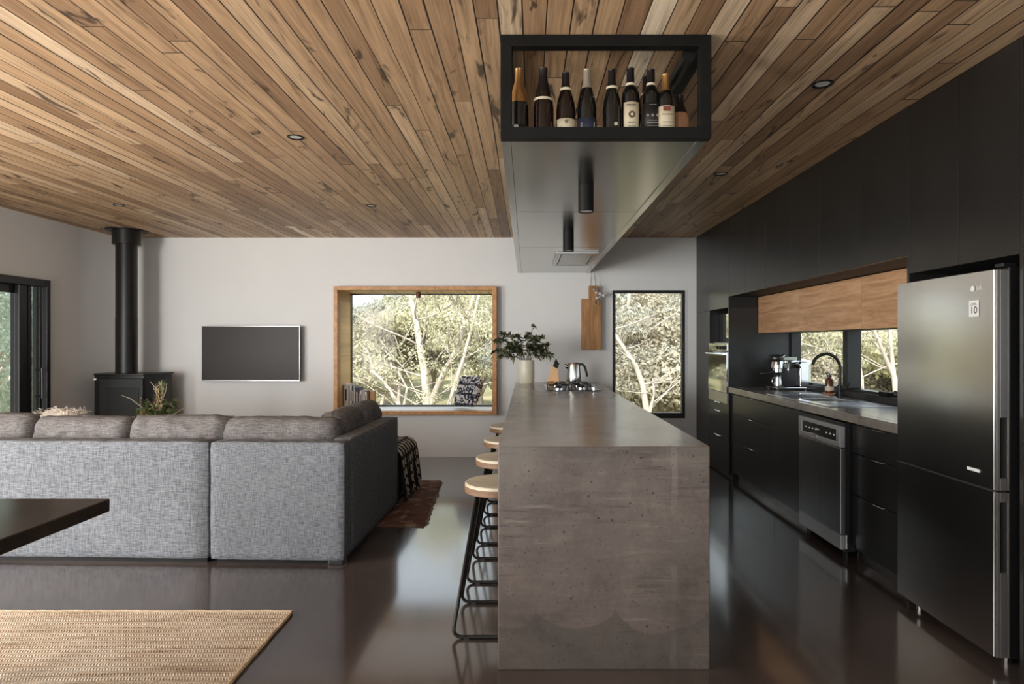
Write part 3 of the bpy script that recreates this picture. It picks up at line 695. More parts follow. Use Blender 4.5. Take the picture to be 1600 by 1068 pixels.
r = B(884, BURG, 'glass_brown', 'foil_dark', .235, 114, '', 1.0, cuff=.225, lab=('paper_cream', .01, .085, 1.15), desc='brown bottle with wide cream label and black cap, third from left on the shelf')
ptxt(r[1], 'Bourgogne', .011, 'print_dark', r[2], r[3], r[4], .038); ptxt(r[1], '*', .04, 'print_dark', r[2], r[3], r[4], .056)
r = B(917, BURG, 'glass_green', 'pale_foil', .22, 109, '', 1.0, lab=('paper_blue', .005, .085, 1.3), desc='dark bottle with silver foil neck and deep blue label, fourth from left on the shelf')
[pbox(r[1], r[2], r[3], r[4], dx, .035, .002, .05, 'print_pale') for dx in (-.028, -.022, .026)]
r = B(956, BURG, 'glass_green', 'foil_dark', .235, 109, '', .97, cuff=.222, lab=None, desc='dark bottle with small gold emblem and white neck band, fifth from left on the shelf')
l_ = MB().box(r[2]-.012, r[2]+.02, r[3]-.0415, r[3]-.0395, SZ+.03, SZ+.034).build('print', 'print_pale', r[0]); MB().lathe([(.008, 0), (.008, .001)], 16, 0, 0, 0, Matrix.Translation((r[2]+.012, r[3]-.0405, SZ+.055)) @ Matrix.Rotation(PI/2, 4, 'X')).build('print', 'print_pale', r[0])
r = B(985, BORD, 'glass_green', 'foil_dark', .235, 107, '', 1.02, cuff=.232, lab=('paper_cream', .005, .15, .95), desc='bottle with tall cream label bearing a round brown emblem on the hanging shelf')
pbox(r[1], r[2], r[3], r[4], -.004, .134, .038, .004, 'print_dark')
MB().lathe([(.0145, 0), (.0145, .0012)], 20, 0, 0, 0, Matrix.Translation((r[2], r[3]-r[4]-.0005, SZ+.095)) @ Matrix.Rotation(PI/2, 4, 'X')).build('print', 'emblem_brown', r[1])
MB().lathe([(.006, 0), (.006, .0018)], 20, 0, 0, 0, Matrix.Translation((r[2], r[3]-r[4]-.0005, SZ+.095)) @ Matrix.Rotation(PI/2, 4, 'X')).build('print', 'paper_cream', r[1])
pbox(r[1], r[2], r[3], r[4], -.002, .062, .028, .003, 'print_dark'); pbox(r[1], r[2], r[3], r[4], 0, .045, .03, .0015, 'print_dark'); pbox(r[1], r[2], r[3], r[4], 0, .035, .024, .0015, 'print_dark')
r = B(1009, BORD, 'glass_green', 'foil_dark', .235, 119, '', .95, Y=2.79, cuff=.225, lab=None, desc='bottle half hidden behind the star label bottle on the hanging shelf')
r = B(1017, BORD, 'glass_green', 'foil_dark', .235, 109, '', 1.02, cuff=.237, lab=('paper_dark', .02, .15, 1.2), desc='dark bottle with black label printed in silver stars, beside the gold capped bottle')
ptxt(r[1], '* * *', .03, 'print_pale', r[2], r[3], r[4], .085)
for zz, ww in ((.07, .044), (.06, .05), (.048, .044), (.135, .03)): pbox(r[1], r[2], r[3], r[4], 0, zz, ww, .0014, 'print_pale')
r = B(1040, BORD, 'glass_green', 'gold_foil', .225, 117, '', 1.0, Y=2.65, lab=('paper_cream', .01, .145, 1.1), desc='red wine bottle with gold cap and cream label near the right end of shelf')
pbox(r[1], r[2], r[3], r[4], -.003, .115, .03, .018, 'print_red')
for zz, ww in ((.092, .05), (.06, .04), (.045, .04)): pbox(r[1], r[2], r[3], r[4], 0, zz, ww, .0018, 'print_dark')
r = B(1062, CHAM, 'rose_glass', 'foil_dark', .19, 150, '', .95, Y=2.72, desc='short copper rose bottle with dark cap, rightmost on the hanging shelf')

# ------------------------------------------------------------ kitchen run on the right
def pull(m, x, y, z): m.tube([(x-.004, y-.07, z), (x-.016, y-.055, z-.002), (x-.016, y+.055, z-.002), (x-.004, y+.07, z)], .004, 6)
def cabinet(name, label_, y0, y1, z0, z1, fronts, x=XC, depth=.62, group=None, cat='cabinet', mat='cabinet_black', handles=True, kick=False, kindf='drawer'):
    o = thing(name, (x+depth/2, (y0+y1)/2, 0 if kick else z0), label_, cat, group)
    g = .0015
    MB().box(x+.02, x+depth, y0+g, y1-g, z0+g, z1-g).build('body', 'recess_black', o)
    for (a, b, c, d, k) in fronts:
        f_ = MB().box(x, x+.0195, a+g, b-g, c+g, d-g).build(k, mat, o, bevel=.0012)
        if handles and k == 'drawer':
            q = MB().tube([(x+.004, (a+b)/2-.055, d-.002), (x-.010, (a+b)/2-.045, d-.002), (x-.010, (a+b)/2+.045, d-.002), (x+.004, (a+b)/2+.055, d-.002)], .003, 6); q.build('handle', 'steel_side', f_)
    if kick: MB().box(x+.03, x+.05, y0+g, y1-g, 0, z0).build('plinth', 'kick_grey', o)
    return o
BZ = .910; BB = BZ-.055
cabinet('pantry_cabinet', 'tall narrow black pantry cabinet against the back wall', 6.95, YB-.005, .03, 1.70, [(6.95, YB-.005, .03, 1.70, 'door')], kick=True)
# oven tower
ot = thing('oven_tower_cabinet', (2.3, 6.6, 0), 'tall black oven housing cabinet with three drawers below the oven', 'cabinet')
MB().box(XC+.02, XR-.005, 6.27, 6.295, .03, 1.70).box(XC+.02, XR-.005, 6.925, 6.949, .03, 1.70).box(XC+.02, XR-.005, 6.295, 6.925, .03, .73).box(XR-.03, XR-.005, 6.295, 6.925, .73, 1.70).build('body', 'cabinet_black', ot)
MB().box(XC, XC+.0195, 6.27, 6.285, .03, 1.70).box(XC, XC+.0195, 6.93, 6.949, .03, 1.70).build('edge_strip', 'cabinet_black', ot, bevel=.001)
for c, d in ((.03, .385), (.388, .64), (.643, .73)):
    f_ = MB().box(XC, XC+.0195, 6.287, 6.928, c, d).build('drawer', 'cabinet_black', ot, bevel=.0012)
    MB().tube([(XC+.004, 6.51, d-.001), (XC-.012, 6.52, d-.001), (XC-.012, 6.70, d-.001), (XC+.004, 6.71, d-.001)], .004, 6).build('handle', 'chrome', f_)
MB().box(XC+.03, XC+.05, 6.27, 6.949, 0, .03).build('plinth', 'kick_grey', ot)
ov = thing('oven', (2.3, 6.6, .735), 'built-in oven with mirror glass door and steel handle in the tall cabinet', 'oven')
MB().box(XC+.02, XR-.04, 6.30, 6.92, .733, 1.345).build('body', 'recess_black', ov)
MB().box(XC-.012, XC+.0195, 6.29, 6.925, .735, .84).build('lower_panel', 'steel_side', ov, bevel=.002)
MB().box(XC-.016, XC+.0195, 6.29, 6.925, .845, 1.255).build('door', 'oven_glass', ov, bevel=.002)
MB().box(XC-.012, XC+.0195, 6.29, 6.925, 1.262, 1.345).build('control_panel', 'oven_glass', ov, bevel=.002)
MB().tube([(XC-.05, 6.33, 1.235), (XC-.05, 6.89, 1.235)], .010, 8).box(XC-.05, XC-.016, 6.35, 6.37, 1.228, 1.242).box(XC-.05, XC-.016, 6.85, 6.87, 1.228, 1.242).build('handle', 'chrome', ov)
for k in range(3):
    MB().lathe([(.018, 0), (.016, .025)], 14, 0, 0, 0, Matrix.Translation((XC-.012, 6.38+k*.09, 1.30)) @ Matrix.Rotation(-PI/2, 4, 'Y')).build('knob', 'black_plastic', ov)
mw = thing('microwave', (2.3, 6.6, 1.36), 'black built-in microwave above the oven', 'microwave')
MB().box(XC+.10, XR-.04, 6.31, 6.915, 1.362, 1.66).build('body', 'black_plastic', mw, bevel=.003)
MB().box(XC+.085, XC+.0995, 6.33, 6.62, 1.40, 1.65).build('door_glass', 'oven_glass', mw)
MB().box(XC+.03, XC+.0995, 6.30, 6.92, 1.346, 1.36).build('shelf', 'cabinet_black', mw)

# overheads
def front1(a, b, c, d, k='door'): return [(a, b, c, d, k)]
G1 = 'black overhead cupboards'
cabinet('overhead_cabinet', 'black overhead cupboard above the pantry, farthest from the fridge', 6.95, YB-.005, 1.70, ZC-.003, front1(6.95, YB-.005, 1.70, ZC-.003), group=G1)
cabinet('overhead_cabinet', 'black overhead cupboard directly above the oven tower', 6.28, 6.949, 1.70, ZC-.003, front1(6.28, 6.949, 1.70, ZC-.003), group=G1)
ys = [3.318, 3.81, 4.33, 4.81, 5.30, 5.79, 6.279]
nm_ = ['next to the cupboards over the fridge', 'second from the fridge along the bench', 'third from the fridge along the bench', 'fourth from the fridge along the bench', 'fifth from the fridge along the bench', 'next to the one above the oven']
for k in range(6):
    cabinet('overhead_cabinet', 'black overhead cupboard above the oak doors, '+nm_[k], ys[k], ys[k+1], 1.806, ZC-.003, front1(ys[k], ys[k+1], 1.806, ZC-.003), group=G1)
cabinet('overhead_cabinet', 'tall black cupboard above the far half of the fridge', 2.935, 3.312, 1.71, ZC-.003, front1(2.935, 3.312, 1.71, ZC-.003), group=G1)
cabinet('overhead_cabinet', 'tall black cupboard above the near half of the fridge', 2.571, 2.934, 1.71, ZC-.003, front1(2.571, 2.934, 1.71, ZC-.003), group=G1)
# oak wall cupboards, set back
for k, (a, b) in enumerate(((3.335, 4.33), (4.33, 5.32), (5.32, 6.262))):
    cabinet('oak_wall_cabinet', ['oak fronted wall cupboard beside the fridge', 'middle oak fronted wall cupboard above the tap', 'oak fronted wall cupboard above the coffee machine'][k], a, b, 1.443, 1.803, front1(a, b, 1.443, 1.803), x=2.30, depth=XR-2.305, mat='oak_doors', handles=False, group='oak wall cupboards')
# panels either side of the fridge
tag(MB().box(XC, XR-.005, 3.314, 3.333, 0.0, ZC-.003).build('end_panel', 'cabinet_black', bevel=.001), 'tall black side panel between fridge and bench', 'panel')
tag(MB().box(XC, XR-.005, 2.551, 2.570, 0.0, ZC-.003).build('end_panel', 'cabinet_black', bevel=.001), 'tall black side panel at the near side of the fridge', 'panel')
cabinet('tall_cabinet', 'tall black cupboard nearest the camera beside the fridge', 1.95, 2.549, .03, ZC-.003, [(1.95, 2.549, .03, ZC-.003, 'door')], kick=True)
# base units
xb = XC+.02
cabinet('base_cabinet', 'black three drawer base unit under the far end of the bench', 5.17, 6.20, .075, BB, [(5.17, 6.20, .075, .388, 'drawer'), (5.17, 6.20, .391, .65, 'drawer'), (5.17, 6.20, .653, BB-.012, 'drawer')], x=xb, depth=.60, kick=True)
tag(MB().box(xb, XR-.03, 6.203, 6.268, 0, BB-.001).build('filler_panel', 'recess_black'), 'narrow black filler panel beside the oven tower', 'panel')
cabinet('base_cabinet', 'black single door base unit under the sink, left of the dishwasher', 4.56, 5.168, .075, BB, [(4.56, 5.168, .075, BB-.012, 'door')], x=xb, depth=.60, kick=True)
cabinet('base_cabinet', 'black three drawer base unit between dishwasher and fridge', 3.336, 3.93, .075, BB, [(3.336, 3.93, .075, .408, 'drawer'), (3.336, 3.93, .411, .664, 'drawer'), (3.336, 3.93, .667, BB-.012, 'drawer')], x=xb, depth=.60, kick=True)
bt = thing('bench_worktop', (2.3, 4.8, BB), 'grey concrete bench worktop along the window wall', 'worktop')
# worktop with a sink cut-out
SX0, SX1, SY0, SY1 = 2.06, 2.50, 4.30, 5.42
m = MB().box(XC-.005, SX0, 3.335, 6.268, BB, BZ).box(SX1, XR-.032, 3.335, 6.268, BB, BZ).box(SX0, SX1, 3.335, SY0, BB, BZ).box(SX0, SX1, SY1, 6.268, BB, BZ); m.build('slab', 'bench_top', bt, bevel=.003)
tag(MB().box(XR-.06, XR-.031, 3.335, 6.20, BZ, BZ+.05).build('window_ledge', 'black_frame', bevel=.002), 'low black ledge along the foot of the kitchen window', 'ledge')

# sink
sk = thing('kitchen_sink', ((SX0+SX1)/2, 4.86, BZ-.16), 'stainless steel bowl and a half sink with drainer in the concrete bench', 'sink')
def bowl(y0, y1, x0, x1, dep):
    m = MB(); t = .004; z1 = BZ+.002; z0 = BZ-dep
    m.box(x0, x1, y0, y1, z0, z0+t).box(x0, x0+t, y0, y1, z0, z1).box(x1-t, x1, y0, y1, z0, z1).box(x0, x1, y0, y0+t, z0, z1).box(x0, x1, y1-t, y1, z0, z1)
    return m
bowl(4.93, 5.36, 2.09, 2.46, .16).build('bowl', 'sink_steel', sk); bowl(4.68, 4.90, 2.12, 2.44, .12).build('bowl', 'sink_steel', sk)
m = MB(); z0, z1 = BZ-.002, BZ+.005
for (a, b, c, d) in ((SX0, SX1, 5.36, SY1), (SX0, SX1, 4.90, 4.93), (SX0, SX1, SY0, 4.68), (SX0, 2.12, 4.68, 4.90), (2.44, SX1, 4.68, 4.90), (SX0, 2.09, 4.93, 5.36), (2.46, SX1, 4.93, 5.36)): m.box(a, b, c, d, z0, z1)
m.build('rim', 'sink_steel', sk, bevel=.001)
m = MB()
for k in range(7): m.box(2.12, 2.44, 4.35+k*.042, 4.362+k*.042, z1, z1+.003)
m.build('drainer_ribs', 'sink_steel', sk)
# tap
tp = thing('kitchen_tap', (2.475, 4.98, BZ+.005), 'black gooseneck mixer tap behind the sink', 'tap')
m = MB().tube([(2.475, 4.98, 1.0), (2.475, 4.98, 1.15)]+[(2.365+.11*math.cos(a), 4.98, 1.15+.11*math.sin(a)) for a in [k*PI*.93/14 for k in range(15)]], .0125, 12); m.build('spout', 'black_metal', tp, smooth=40)
MB().lathe([(.027, 0), (.027, .006), (.022, .01), (.022, .10), (.0125, .104)], 20, 2.475, 4.98, BZ+.005).build('tap_body', 'black_metal', tp, smooth=40)
m = MB().tube([(2.475, 4.98, .975), (2.475, 4.93, .98), (2.52, 4.90, 1.04)], [.014, .012, .006], 8); m.build('lever', 'black_metal', tp, smooth=True)
# soap bottle
sb = thing('soap_bottle', (2.50, 5.30, BZ), 'brown glass soap dispenser with black pump behind the sink', 'bottle')
X_, Y_ = 2.535, 5.28
MB().lathe([(.030, 0), (.034, .004), (.034, .10), (.028, .118), (.014, .126), (.014, .135)], 24, X_, Y_, BZ+.02).build('body', 'amber', sb, smooth=40)
MB().lathe([(.0345, .02), (.0345, .055)], 24, X_, Y_, BZ+.02).build('paper_label', 'paper_cream', sb, smooth=40)
MB().tube([(X_, Y_, BZ+.155), (X_, Y_, BZ+.185), (X_-.03, Y_, BZ+.183)], .005, 8).lathe([(.016, .135), (.016, .15)], 16, X_, Y_, BZ+.02).build('pump', 'black_plastic', sb, smooth=40)
so = thing('soap_tray', (X_, Y_, BZ), 'small reddish brown tray under the soap dispenser', 'tray')
MB().lathe([(.048, 0), (.056, .018), (.052, .0195), (.044, .006)], 24, X_, Y_, BZ+.0).build('dish', 'rose_glass', so, smooth=40)
# knife roll / dark utensils by the fridge
ut = thing('dish_brush', (2.56, 4.2, BZ+.05), 'black dish brush lying on the window ledge beside the fridge', 'brush')
MB().tube([(2.60, 4.60, BZ+.062), (2.60, 4.45, BZ+.085), (2.585, 4.2, BZ+.075), (2.57, 4.0, BZ+.065)], [.012, .010, .010, .014], 8).build('handle', 'black_plastic', ut, smooth=True)
MB().box(2.575, 2.615, 4.52, 4.62, BZ+.0505, BZ+.085).build('bristle_head', 'black_matt', ut, bevel=.006)
MB().tube([(2.59, 4.44, BZ+.098), (2.57, 4.1, BZ+.082)], .005, 6).build('metal_rod', 'chrome', ut)

# coffee machine
cm = thing('coffee_machine', (2.42, 5.9, BZ), 'chrome espresso machine with portafilter on the bench below the oak cupboards', 'coffee machine')
MB().box(2.30, 2.60, 5.80, 6.06, BZ+.012, BZ+.03).build('base', 'chrome', cm, bevel=.006)
for a, b in ((2.32, 5.82), (2.58, 5.82), (2.32, 6.04), (2.58, 6.04)): MB().cyl(a, b, .012, BZ, BZ+.012, 12).build('foot', 'black_plastic', cm)
MB().prism([(2.52, BZ+.03), (2.61, BZ+.03), (2.61, BZ+.24), (2.595, BZ+.265), (2.53, BZ+.265), (2.50, BZ+.24), (2.52, BZ+.20)], 5.81, 6.05).build('water_housing', 'chrome', cm, bevel=.012, seg=3)
MB().box(2.36, 2.52, 5.86, 6.03, BZ+.035, BZ+.20).build('back_panel', 'black_plastic', cm, bevel=.004)
MB().tube([(2.58, 5.87, BZ+.255), (2.45, 5.87, BZ+.262), (2.38, 5.88, BZ+.26)], .016, 10).build('boiler_arm', 'chrome', cm, smooth=True)
MB().lathe([(.028, .155), (.045, .165), (.045, .20), (.058, .205), (.058, .235), (.05, .27), (.045, .27)], 24, 2.335, 5.87, BZ).build('group_head', 'chrome', cm, smooth=40)
MB().lathe([(.06, .27), (.064, .275), (.064, .31), (.055, .325), (.03, .33)], 24, 2.325, 5.87, BZ).build('top_cap', 'black_plastic', cm, smooth=40)
MB().tube([(2.35, 5.83, BZ+.28), (2.375, 5.82, BZ+.33)], [.008, .012], 8).build('steam_knob', 'chrome', cm, smooth=True)
MB().tube([(2.40, 5.82, BZ+.25), (2.41, 5.81, BZ+.20), (2.40, 5.80, BZ+.14)], .007, 8).build('steam_wand', 'chrome', cm, smooth=True)
MB().tube([(2.32, 5.85, BZ+.175), (2.24, 5.83, BZ+.165), (2.16, 5.81, BZ+.155)], [.010, .011, .014], 8).build('portafilter', 'black_plastic', cm, smooth=True)
MB().lathe([(.05, .02), (.052, .035), (.05, .036)], 24, 2.33, 5.85, BZ).build('drip_tray', 'chrome', cm, smooth=40)
jg = thing('milk_jug', (2.33, 5.85, BZ+.037), 'small glass and steel jug standing under the spout of the coffee machine', 'jug')
MB().lathe([(.03, 0), (.036, .004), (.034, .05), (.028, .08), (.031, .10)], 20, 2.33, 5.85, BZ+.0365).build('body', 'kettle_steel', jg, smooth=40)
MB().tube([(2.305, 5.84, BZ+.12), (2.275, 5.84, BZ+.11), (2.272, 5.84, BZ+.07), (2.298, 5.84, BZ+.055)], .004, 6).build('handle', 'chrome', jg, smooth=True)
tr_ = tag(MB().box(2.465, 2.614, 6.09, 6.105, BZ, BZ+.302).build('pale_tray', 'tank', bevel=.006), 'pale grey board standing on edge behind the coffee machine', 'board')

# dishwasher
DX = 1.96; da, db = 3.94, 4.54
dw = thing('dishwasher', (2.2, 4.24, 0), 'freestanding steel dishwasher with black control strip under the bench', 'dishwasher')
MB().box(DX+.03, XR-.05, da+.004, db-.004, .04, .845).build('body', 'black_plastic', dw, bevel=.002)
MB().box(DX, DX+.0295, da, db, .15, .690).build('door', 'dish_steel', dw, bevel=.004)
m = MB().box(DX-.003, DX+.0295, da, db, .695, .725).box(DX-.003, DX+.0295, da, db, .800, .825).box(DX-.003, DX+.0295, da, da+.05, .725, .80).box(DX-.003, DX+.0295, db-.05, db, .725, .80); m.build('control_panel', 'silver_plastic', dw, bevel=.002)
cp = MB().box(DX+.004, DX+.0295, da+.05, db-.05, .725, .80).build('display', 'black_plastic', dw)
for k in range(9):
    if k in (3, 4): continue
    MB().box(DX+.002, DX+.0045, da+.08+k*.05, da+.10+k*.05, .757, .766).build('button', 'white_plastic', cp)
MB().box(DX+.002, DX+.0045, 4.235, 4.285, .764, .771).build('brand_mark', 'white_plastic', cp)
MB().box(DX-.012, DX+.0, 4.24, 4.34, .705, .735).build('latch', 'chrome', dw, bevel=.003)
MB().box(DX+.002, DX+.03, da, db, .055, .147).build('kick_plate', 'silver_plastic', dw, bevel=.003)
for a in (da+.03, db-.05):
    for x_ in (DX+.05, XR-.12): MB().cyl(x_, a, .015, 0, .04, 12).build('foot', 'black_plastic', dw)
MB().box(DX+.031, DX+.043, da-.008, da+.004, .06, .15).build('hinge_cover', 'chrome', dw, bevel=.002)

# fridge
FX = 1.935; fa, fb = 2.60, 3.303
fr = thing('fridge_freezer', (2.3, 2.95, 0), 'tall steel bottom freezer fridge at the right of the kitchen', 'fridge')
MB().box(FX+.065, XR-.03, fa+.012, fb-.008, .04, 1.665).build('body', 'black_plastic', fr, bevel=.004)
SPL = .735
def fdoor(z0, z1, hz0, hz1):
    # bowed door front, handle pocket let into the near side
    n = 10; ye = fa+.012
    poly = [(fb, FX+.058), (ye, FX+.058), (ye, FX+.006)]
    top = []
    pts = [(fa+.012, FX+.008)]
    for k in range(n+1):
        u = k/n; pts.append((fa+.016+(fb-.012-fa-.016)*u, FX-.006*math.sin(PI*u)+.001))
    pts.append((fb, FX+.012)); pts.append((fb, FX+.058)); pts.append((fa+.012, FX+.058))
    m = MB(); m.prism([(y, x) for y, x in pts], z0, z1, 'z')
    m.v = [(b, a, c) for a, b, c in m.v]
    d = m.build('door', 'fridge_steel', fr, smooth=30)
    # side face with recess
    s_ = MB(); x0, x1 = FX+.004, FX+.056; y0, y1 = fa, fa+.0118
    s_.box(x0, x0+.014, y0, y1, z0, z1).box(x1-.006, x1, y0, y1, z0, z1).box(x0+.014, x1-.006, y0, y1, z0, hz0).box(x0+.014, x1-.006, y0, y1, hz1, z1)
    s_.build('handle_strip', 'fridge_edge', d, bevel=.0012)
    MB().box(x0+.014, x1-.006, fa+.0085, fa+.0117, hz0, hz1).build('handle_pocket', 'recess_black', d)
    MB().box(x0+.018, x0+.022, fa+.002, fa+.0084, hz0+.004, hz1-.004).build('handle_lip', 'black_metal', d)
    return d
d1 = fdoor(SPL+.004, 1.652, .79, 1.04); d2 = fdoor(.05, SPL-.004, .40, .69)
text('LG', .024, 'white_plastic', d1, (FX-.0022, 2.692, 1.583), (PI/2, 0, -PI/2), 'lettering')
MB().lathe([(.0125, 0), (.0125, .0008)], 24, 0, 0, 0, Matrix.Translation((FX-.0035, 2.73, 1.583)) @ Matrix.Rotation(-PI/2, 4, 'Y')).build('logo', 'white_plastic', d1)
st = MB().box(FX-.0048, FX-.0036, 2.692, 2.752, 1.462, 1.532).build('sticker', 'white_plastic', d1)
text('10', .044, 'print_dark', st, (FX-.0054, 2.722, 1.489), (PI/2, 0, -PI/2), 'lettering'); MB().box(FX-.0054, FX-.0046, 2.708, 2.738, 1.517, 1.5195).build('print', 'print_dark', st); MB().box(FX-.0054, FX-.0046, 2.704, 2.742, 1.512, 1.514).build('print', 'print_dark', st)
MB().box(FX-.0040, FX-.0025, 2.690, 2.765, .795, .808).build('badge', 'white_plastic', d1)
MB().box(FX+.01, FX+.05, fa+.01, fb-.01, SPL-.004, SPL+.004).build('seal', 'black_plastic', fr)
MB().box(FX+.045, FX+.10, fa+.02, fa+.07, 1.6655, 1.683).build('hinge_cap', 'black_plastic', fr, bevel=.003)
for a in (fa+.06, fb-.06):
    for x_ in (FX+.09, XR-.12): MB().cyl(x_, a, .018, 0, .04, 12).build('foot', 'chrome', fr)

# ------------------------------------------------------------ stools
def stool():
    o = thing('bar_stool', (0, 0, 0), '', 'stool', 'bar stools along the island')
    MB().lathe([(.155, .645), (.165, .65), (.165, .672), (.160, .677)], 40, 0, 0, 0).build('seat', 'stool_wood', o, smooth=30)
    MB().lathe([(.150, .628), (.166, .634), (.1665, .662), (.164, .664)], 40, 0, 0, 0, cap=False).build('seat_edge', 'stool_edge', o, smooth=30)
    for sy in (-1, 1):
        m = MB(); r_ = .0085
        zb = r_; pts = [(-.10, sy*.085, .630), (-.198, sy*.185, .05)]
        for k in range(1, 5):
            a = k*PI/8; pts.append((-.201+.035*math.sin(a)*0+.0+(.035-.035*math.cos(a)), sy*.194, zb+.042*(1-math.sin(a))))
        pts += [(p[0]*-1, p[1], p[2]) for p in reversed(pts)]
        m.tube(pts, r_, 8); m.build('leg_loop', 'black_metal', o, smooth=True)
    m = MB().tube([(.10, -.085, .628), (-.10, -.085, .628), (-.10, .085, .628), (.10, .085, .628)], .008, 8, closed=True); m.build('seat_bracket', 'black_metal', o)
    for sx in (-1, 1):
        MB().tube([(sx*.165, -.155, .24), (sx*.165, .155, .24)], .007, 8).build('footrest', 'black_metal', o)
    for sx in (-1, 1):
        for sy in (-1, 1): MB().box(sx*.14-.012, sx*.14+.012, sy*.194-.011, sy*.194+.011, 0, .012).build('foot_pad', 'black_plastic', o)
    return o
st0 = stool()
LB = ['round wooden bar stool nearest the camera beside the concrete island', 'second bar stool from the camera, pale round seat tucked under the island', 'third bar stool from the camera along the island', 'farthest bar stool along the island, nearest the window wall']
for k, y_ in enumerate((3.07, 3.73, 4.41, 5.13)):
    s_ = st0 if k == 0 else copy_tree(st0)
    s_.location = (-.135, y_, 0); s_['label'] = LB[k]

# ------------------------------------------------------------ sofa
SA = R(-1.9); SO = Vector((-1.106, 3.82, 0))
def sofa_root(label_, name='sofa_section'):
    o = thing(name, (0, 0, 0), label_, 'sofa', 'sectional sofa'); return o
def place(o, lx=0, ly=0, lz=0, rz=0):
    v = Matrix.Rotation(SA, 4, 'Z') @ Vector((lx, ly, lz)); o.location = SO+v; o.rotation_euler.z = SA+rz
def softbox(x0, x1, y0, y1, z0, z1, r=.04, seed=0, n=14, puff=0., wr=0.0):
    """rounded box with a slight bulge, gridded"""
    bm = bmesh.new(); bmesh.ops.create_cube(bm, size=2); bmesh.ops.subdivide_edges(bm, edges=bm.edges, cuts=n, use_grid_fill=True)
    hx, hy, hz = (x1-x0)/2, (y1-y0)/2, (z1-z0)/2; c = Vector(((x0+x1)/2, (y0+y1)/2, (z0+z1)/2))
    from mathutils import noise as NZ
    vs_ = []
    for v in bm.verts:
        p = Vector((v.co.x*hx, v.co.y*hy, v.co.z*hz)); q = Vector([max(-h+r, min(h-r, a)) for a, h in zip(p, (hx, hy, hz))])
        d = p-q
        if d.length > 1e-6: p = q+d.normalized()*min(d.length, r) if d.length > r else p
        u, w_, t_ = p.x/hx, p.y/hy, p.z/hz
        if puff:
            p.z *= 1+puff*(1-u*u)*(1-w_*w_); p.y *= 1+puff*.6*(1-u*u)*(1-t_*t_)
        if wr:
            nn = NZ.noise(p*7+Vector((seed*3.7, seed, 0)))*wr+NZ.noise(p*18+Vector((0, seed*2.1, 5)))*wr*.4; p += p.normalized()*nn
        vs_.append(p+c)
    fs_ = [tuple(v.index for v in f.verts) for f in bm.faces]; bm.free()
    return MB().add(vs_, fs_)
# right-hand corner section (local x to the left is negative)
s2 = sofa_root('right hand corner section of the grey fabric sofa with the return along the rug')
softbox(-.83, 0, 0, .135, .025, .744, .016, 1, 16, 0, .003).build('back_panel', 'sofa_cloth', s2, smooth=True)
m = softbox(-.135, 0, .125, 1.40, .025, .744, .022, 2, 16, 0, .003); m.build('side_panel', 'sofa_cloth', s2, smooth=True)
softbox(-.83, -.13, .13, 2.25, .05, .44, .05, 3, 12, .02).build('seat', 'sofa_cloth', s2, smooth=True)
softbox(-.83, -.05, 1.39, 2.25, .05, .44, .05, 4, 12, .02).build('chaise_end', 'dark_fabric', s2, smooth=True)
m = MB()
MB().box(-.80, -.03, .03, 2.2, .0, .035).build('base', 'black_matt', s2)
for a, b in ((-.102, .008), (-.10, 1.25), (-.70, .10)): MB().box(a, a+.09, b, b+.09, 0, .026).build('foot', 'black_plastic', s2, bevel=.004)
place(s2)
s1 = sofa_root('left hand section of the grey fabric sofa running out of the picture')
softbox(-3.05, -.845, .01, .145, .025, .744, .016, 5, 20, 0, .003).build('back_panel', 'sofa_cloth', s1, smooth=True)
softbox(-3.05, -.845, .14, .95, .05, .44, .05, 6, 14, .02).build('seat', 'sofa_cloth', s1, smooth=True)
softbox(-3.27, -3.055, .01, .95, .025, .62, .03, 7, 12, 0).build('arm', 'sofa_cloth', s1, smooth=True)
MB().box(-3.2, -.86, .03, .9, 0, .035).build('base', 'black_matt', s1)
for a in (-1.05, -3.2): MB().box(a, a+.09, .08, .17, 0, .026).build('foot', 'black_plastic', s1, bevel=.004)
place(s1)
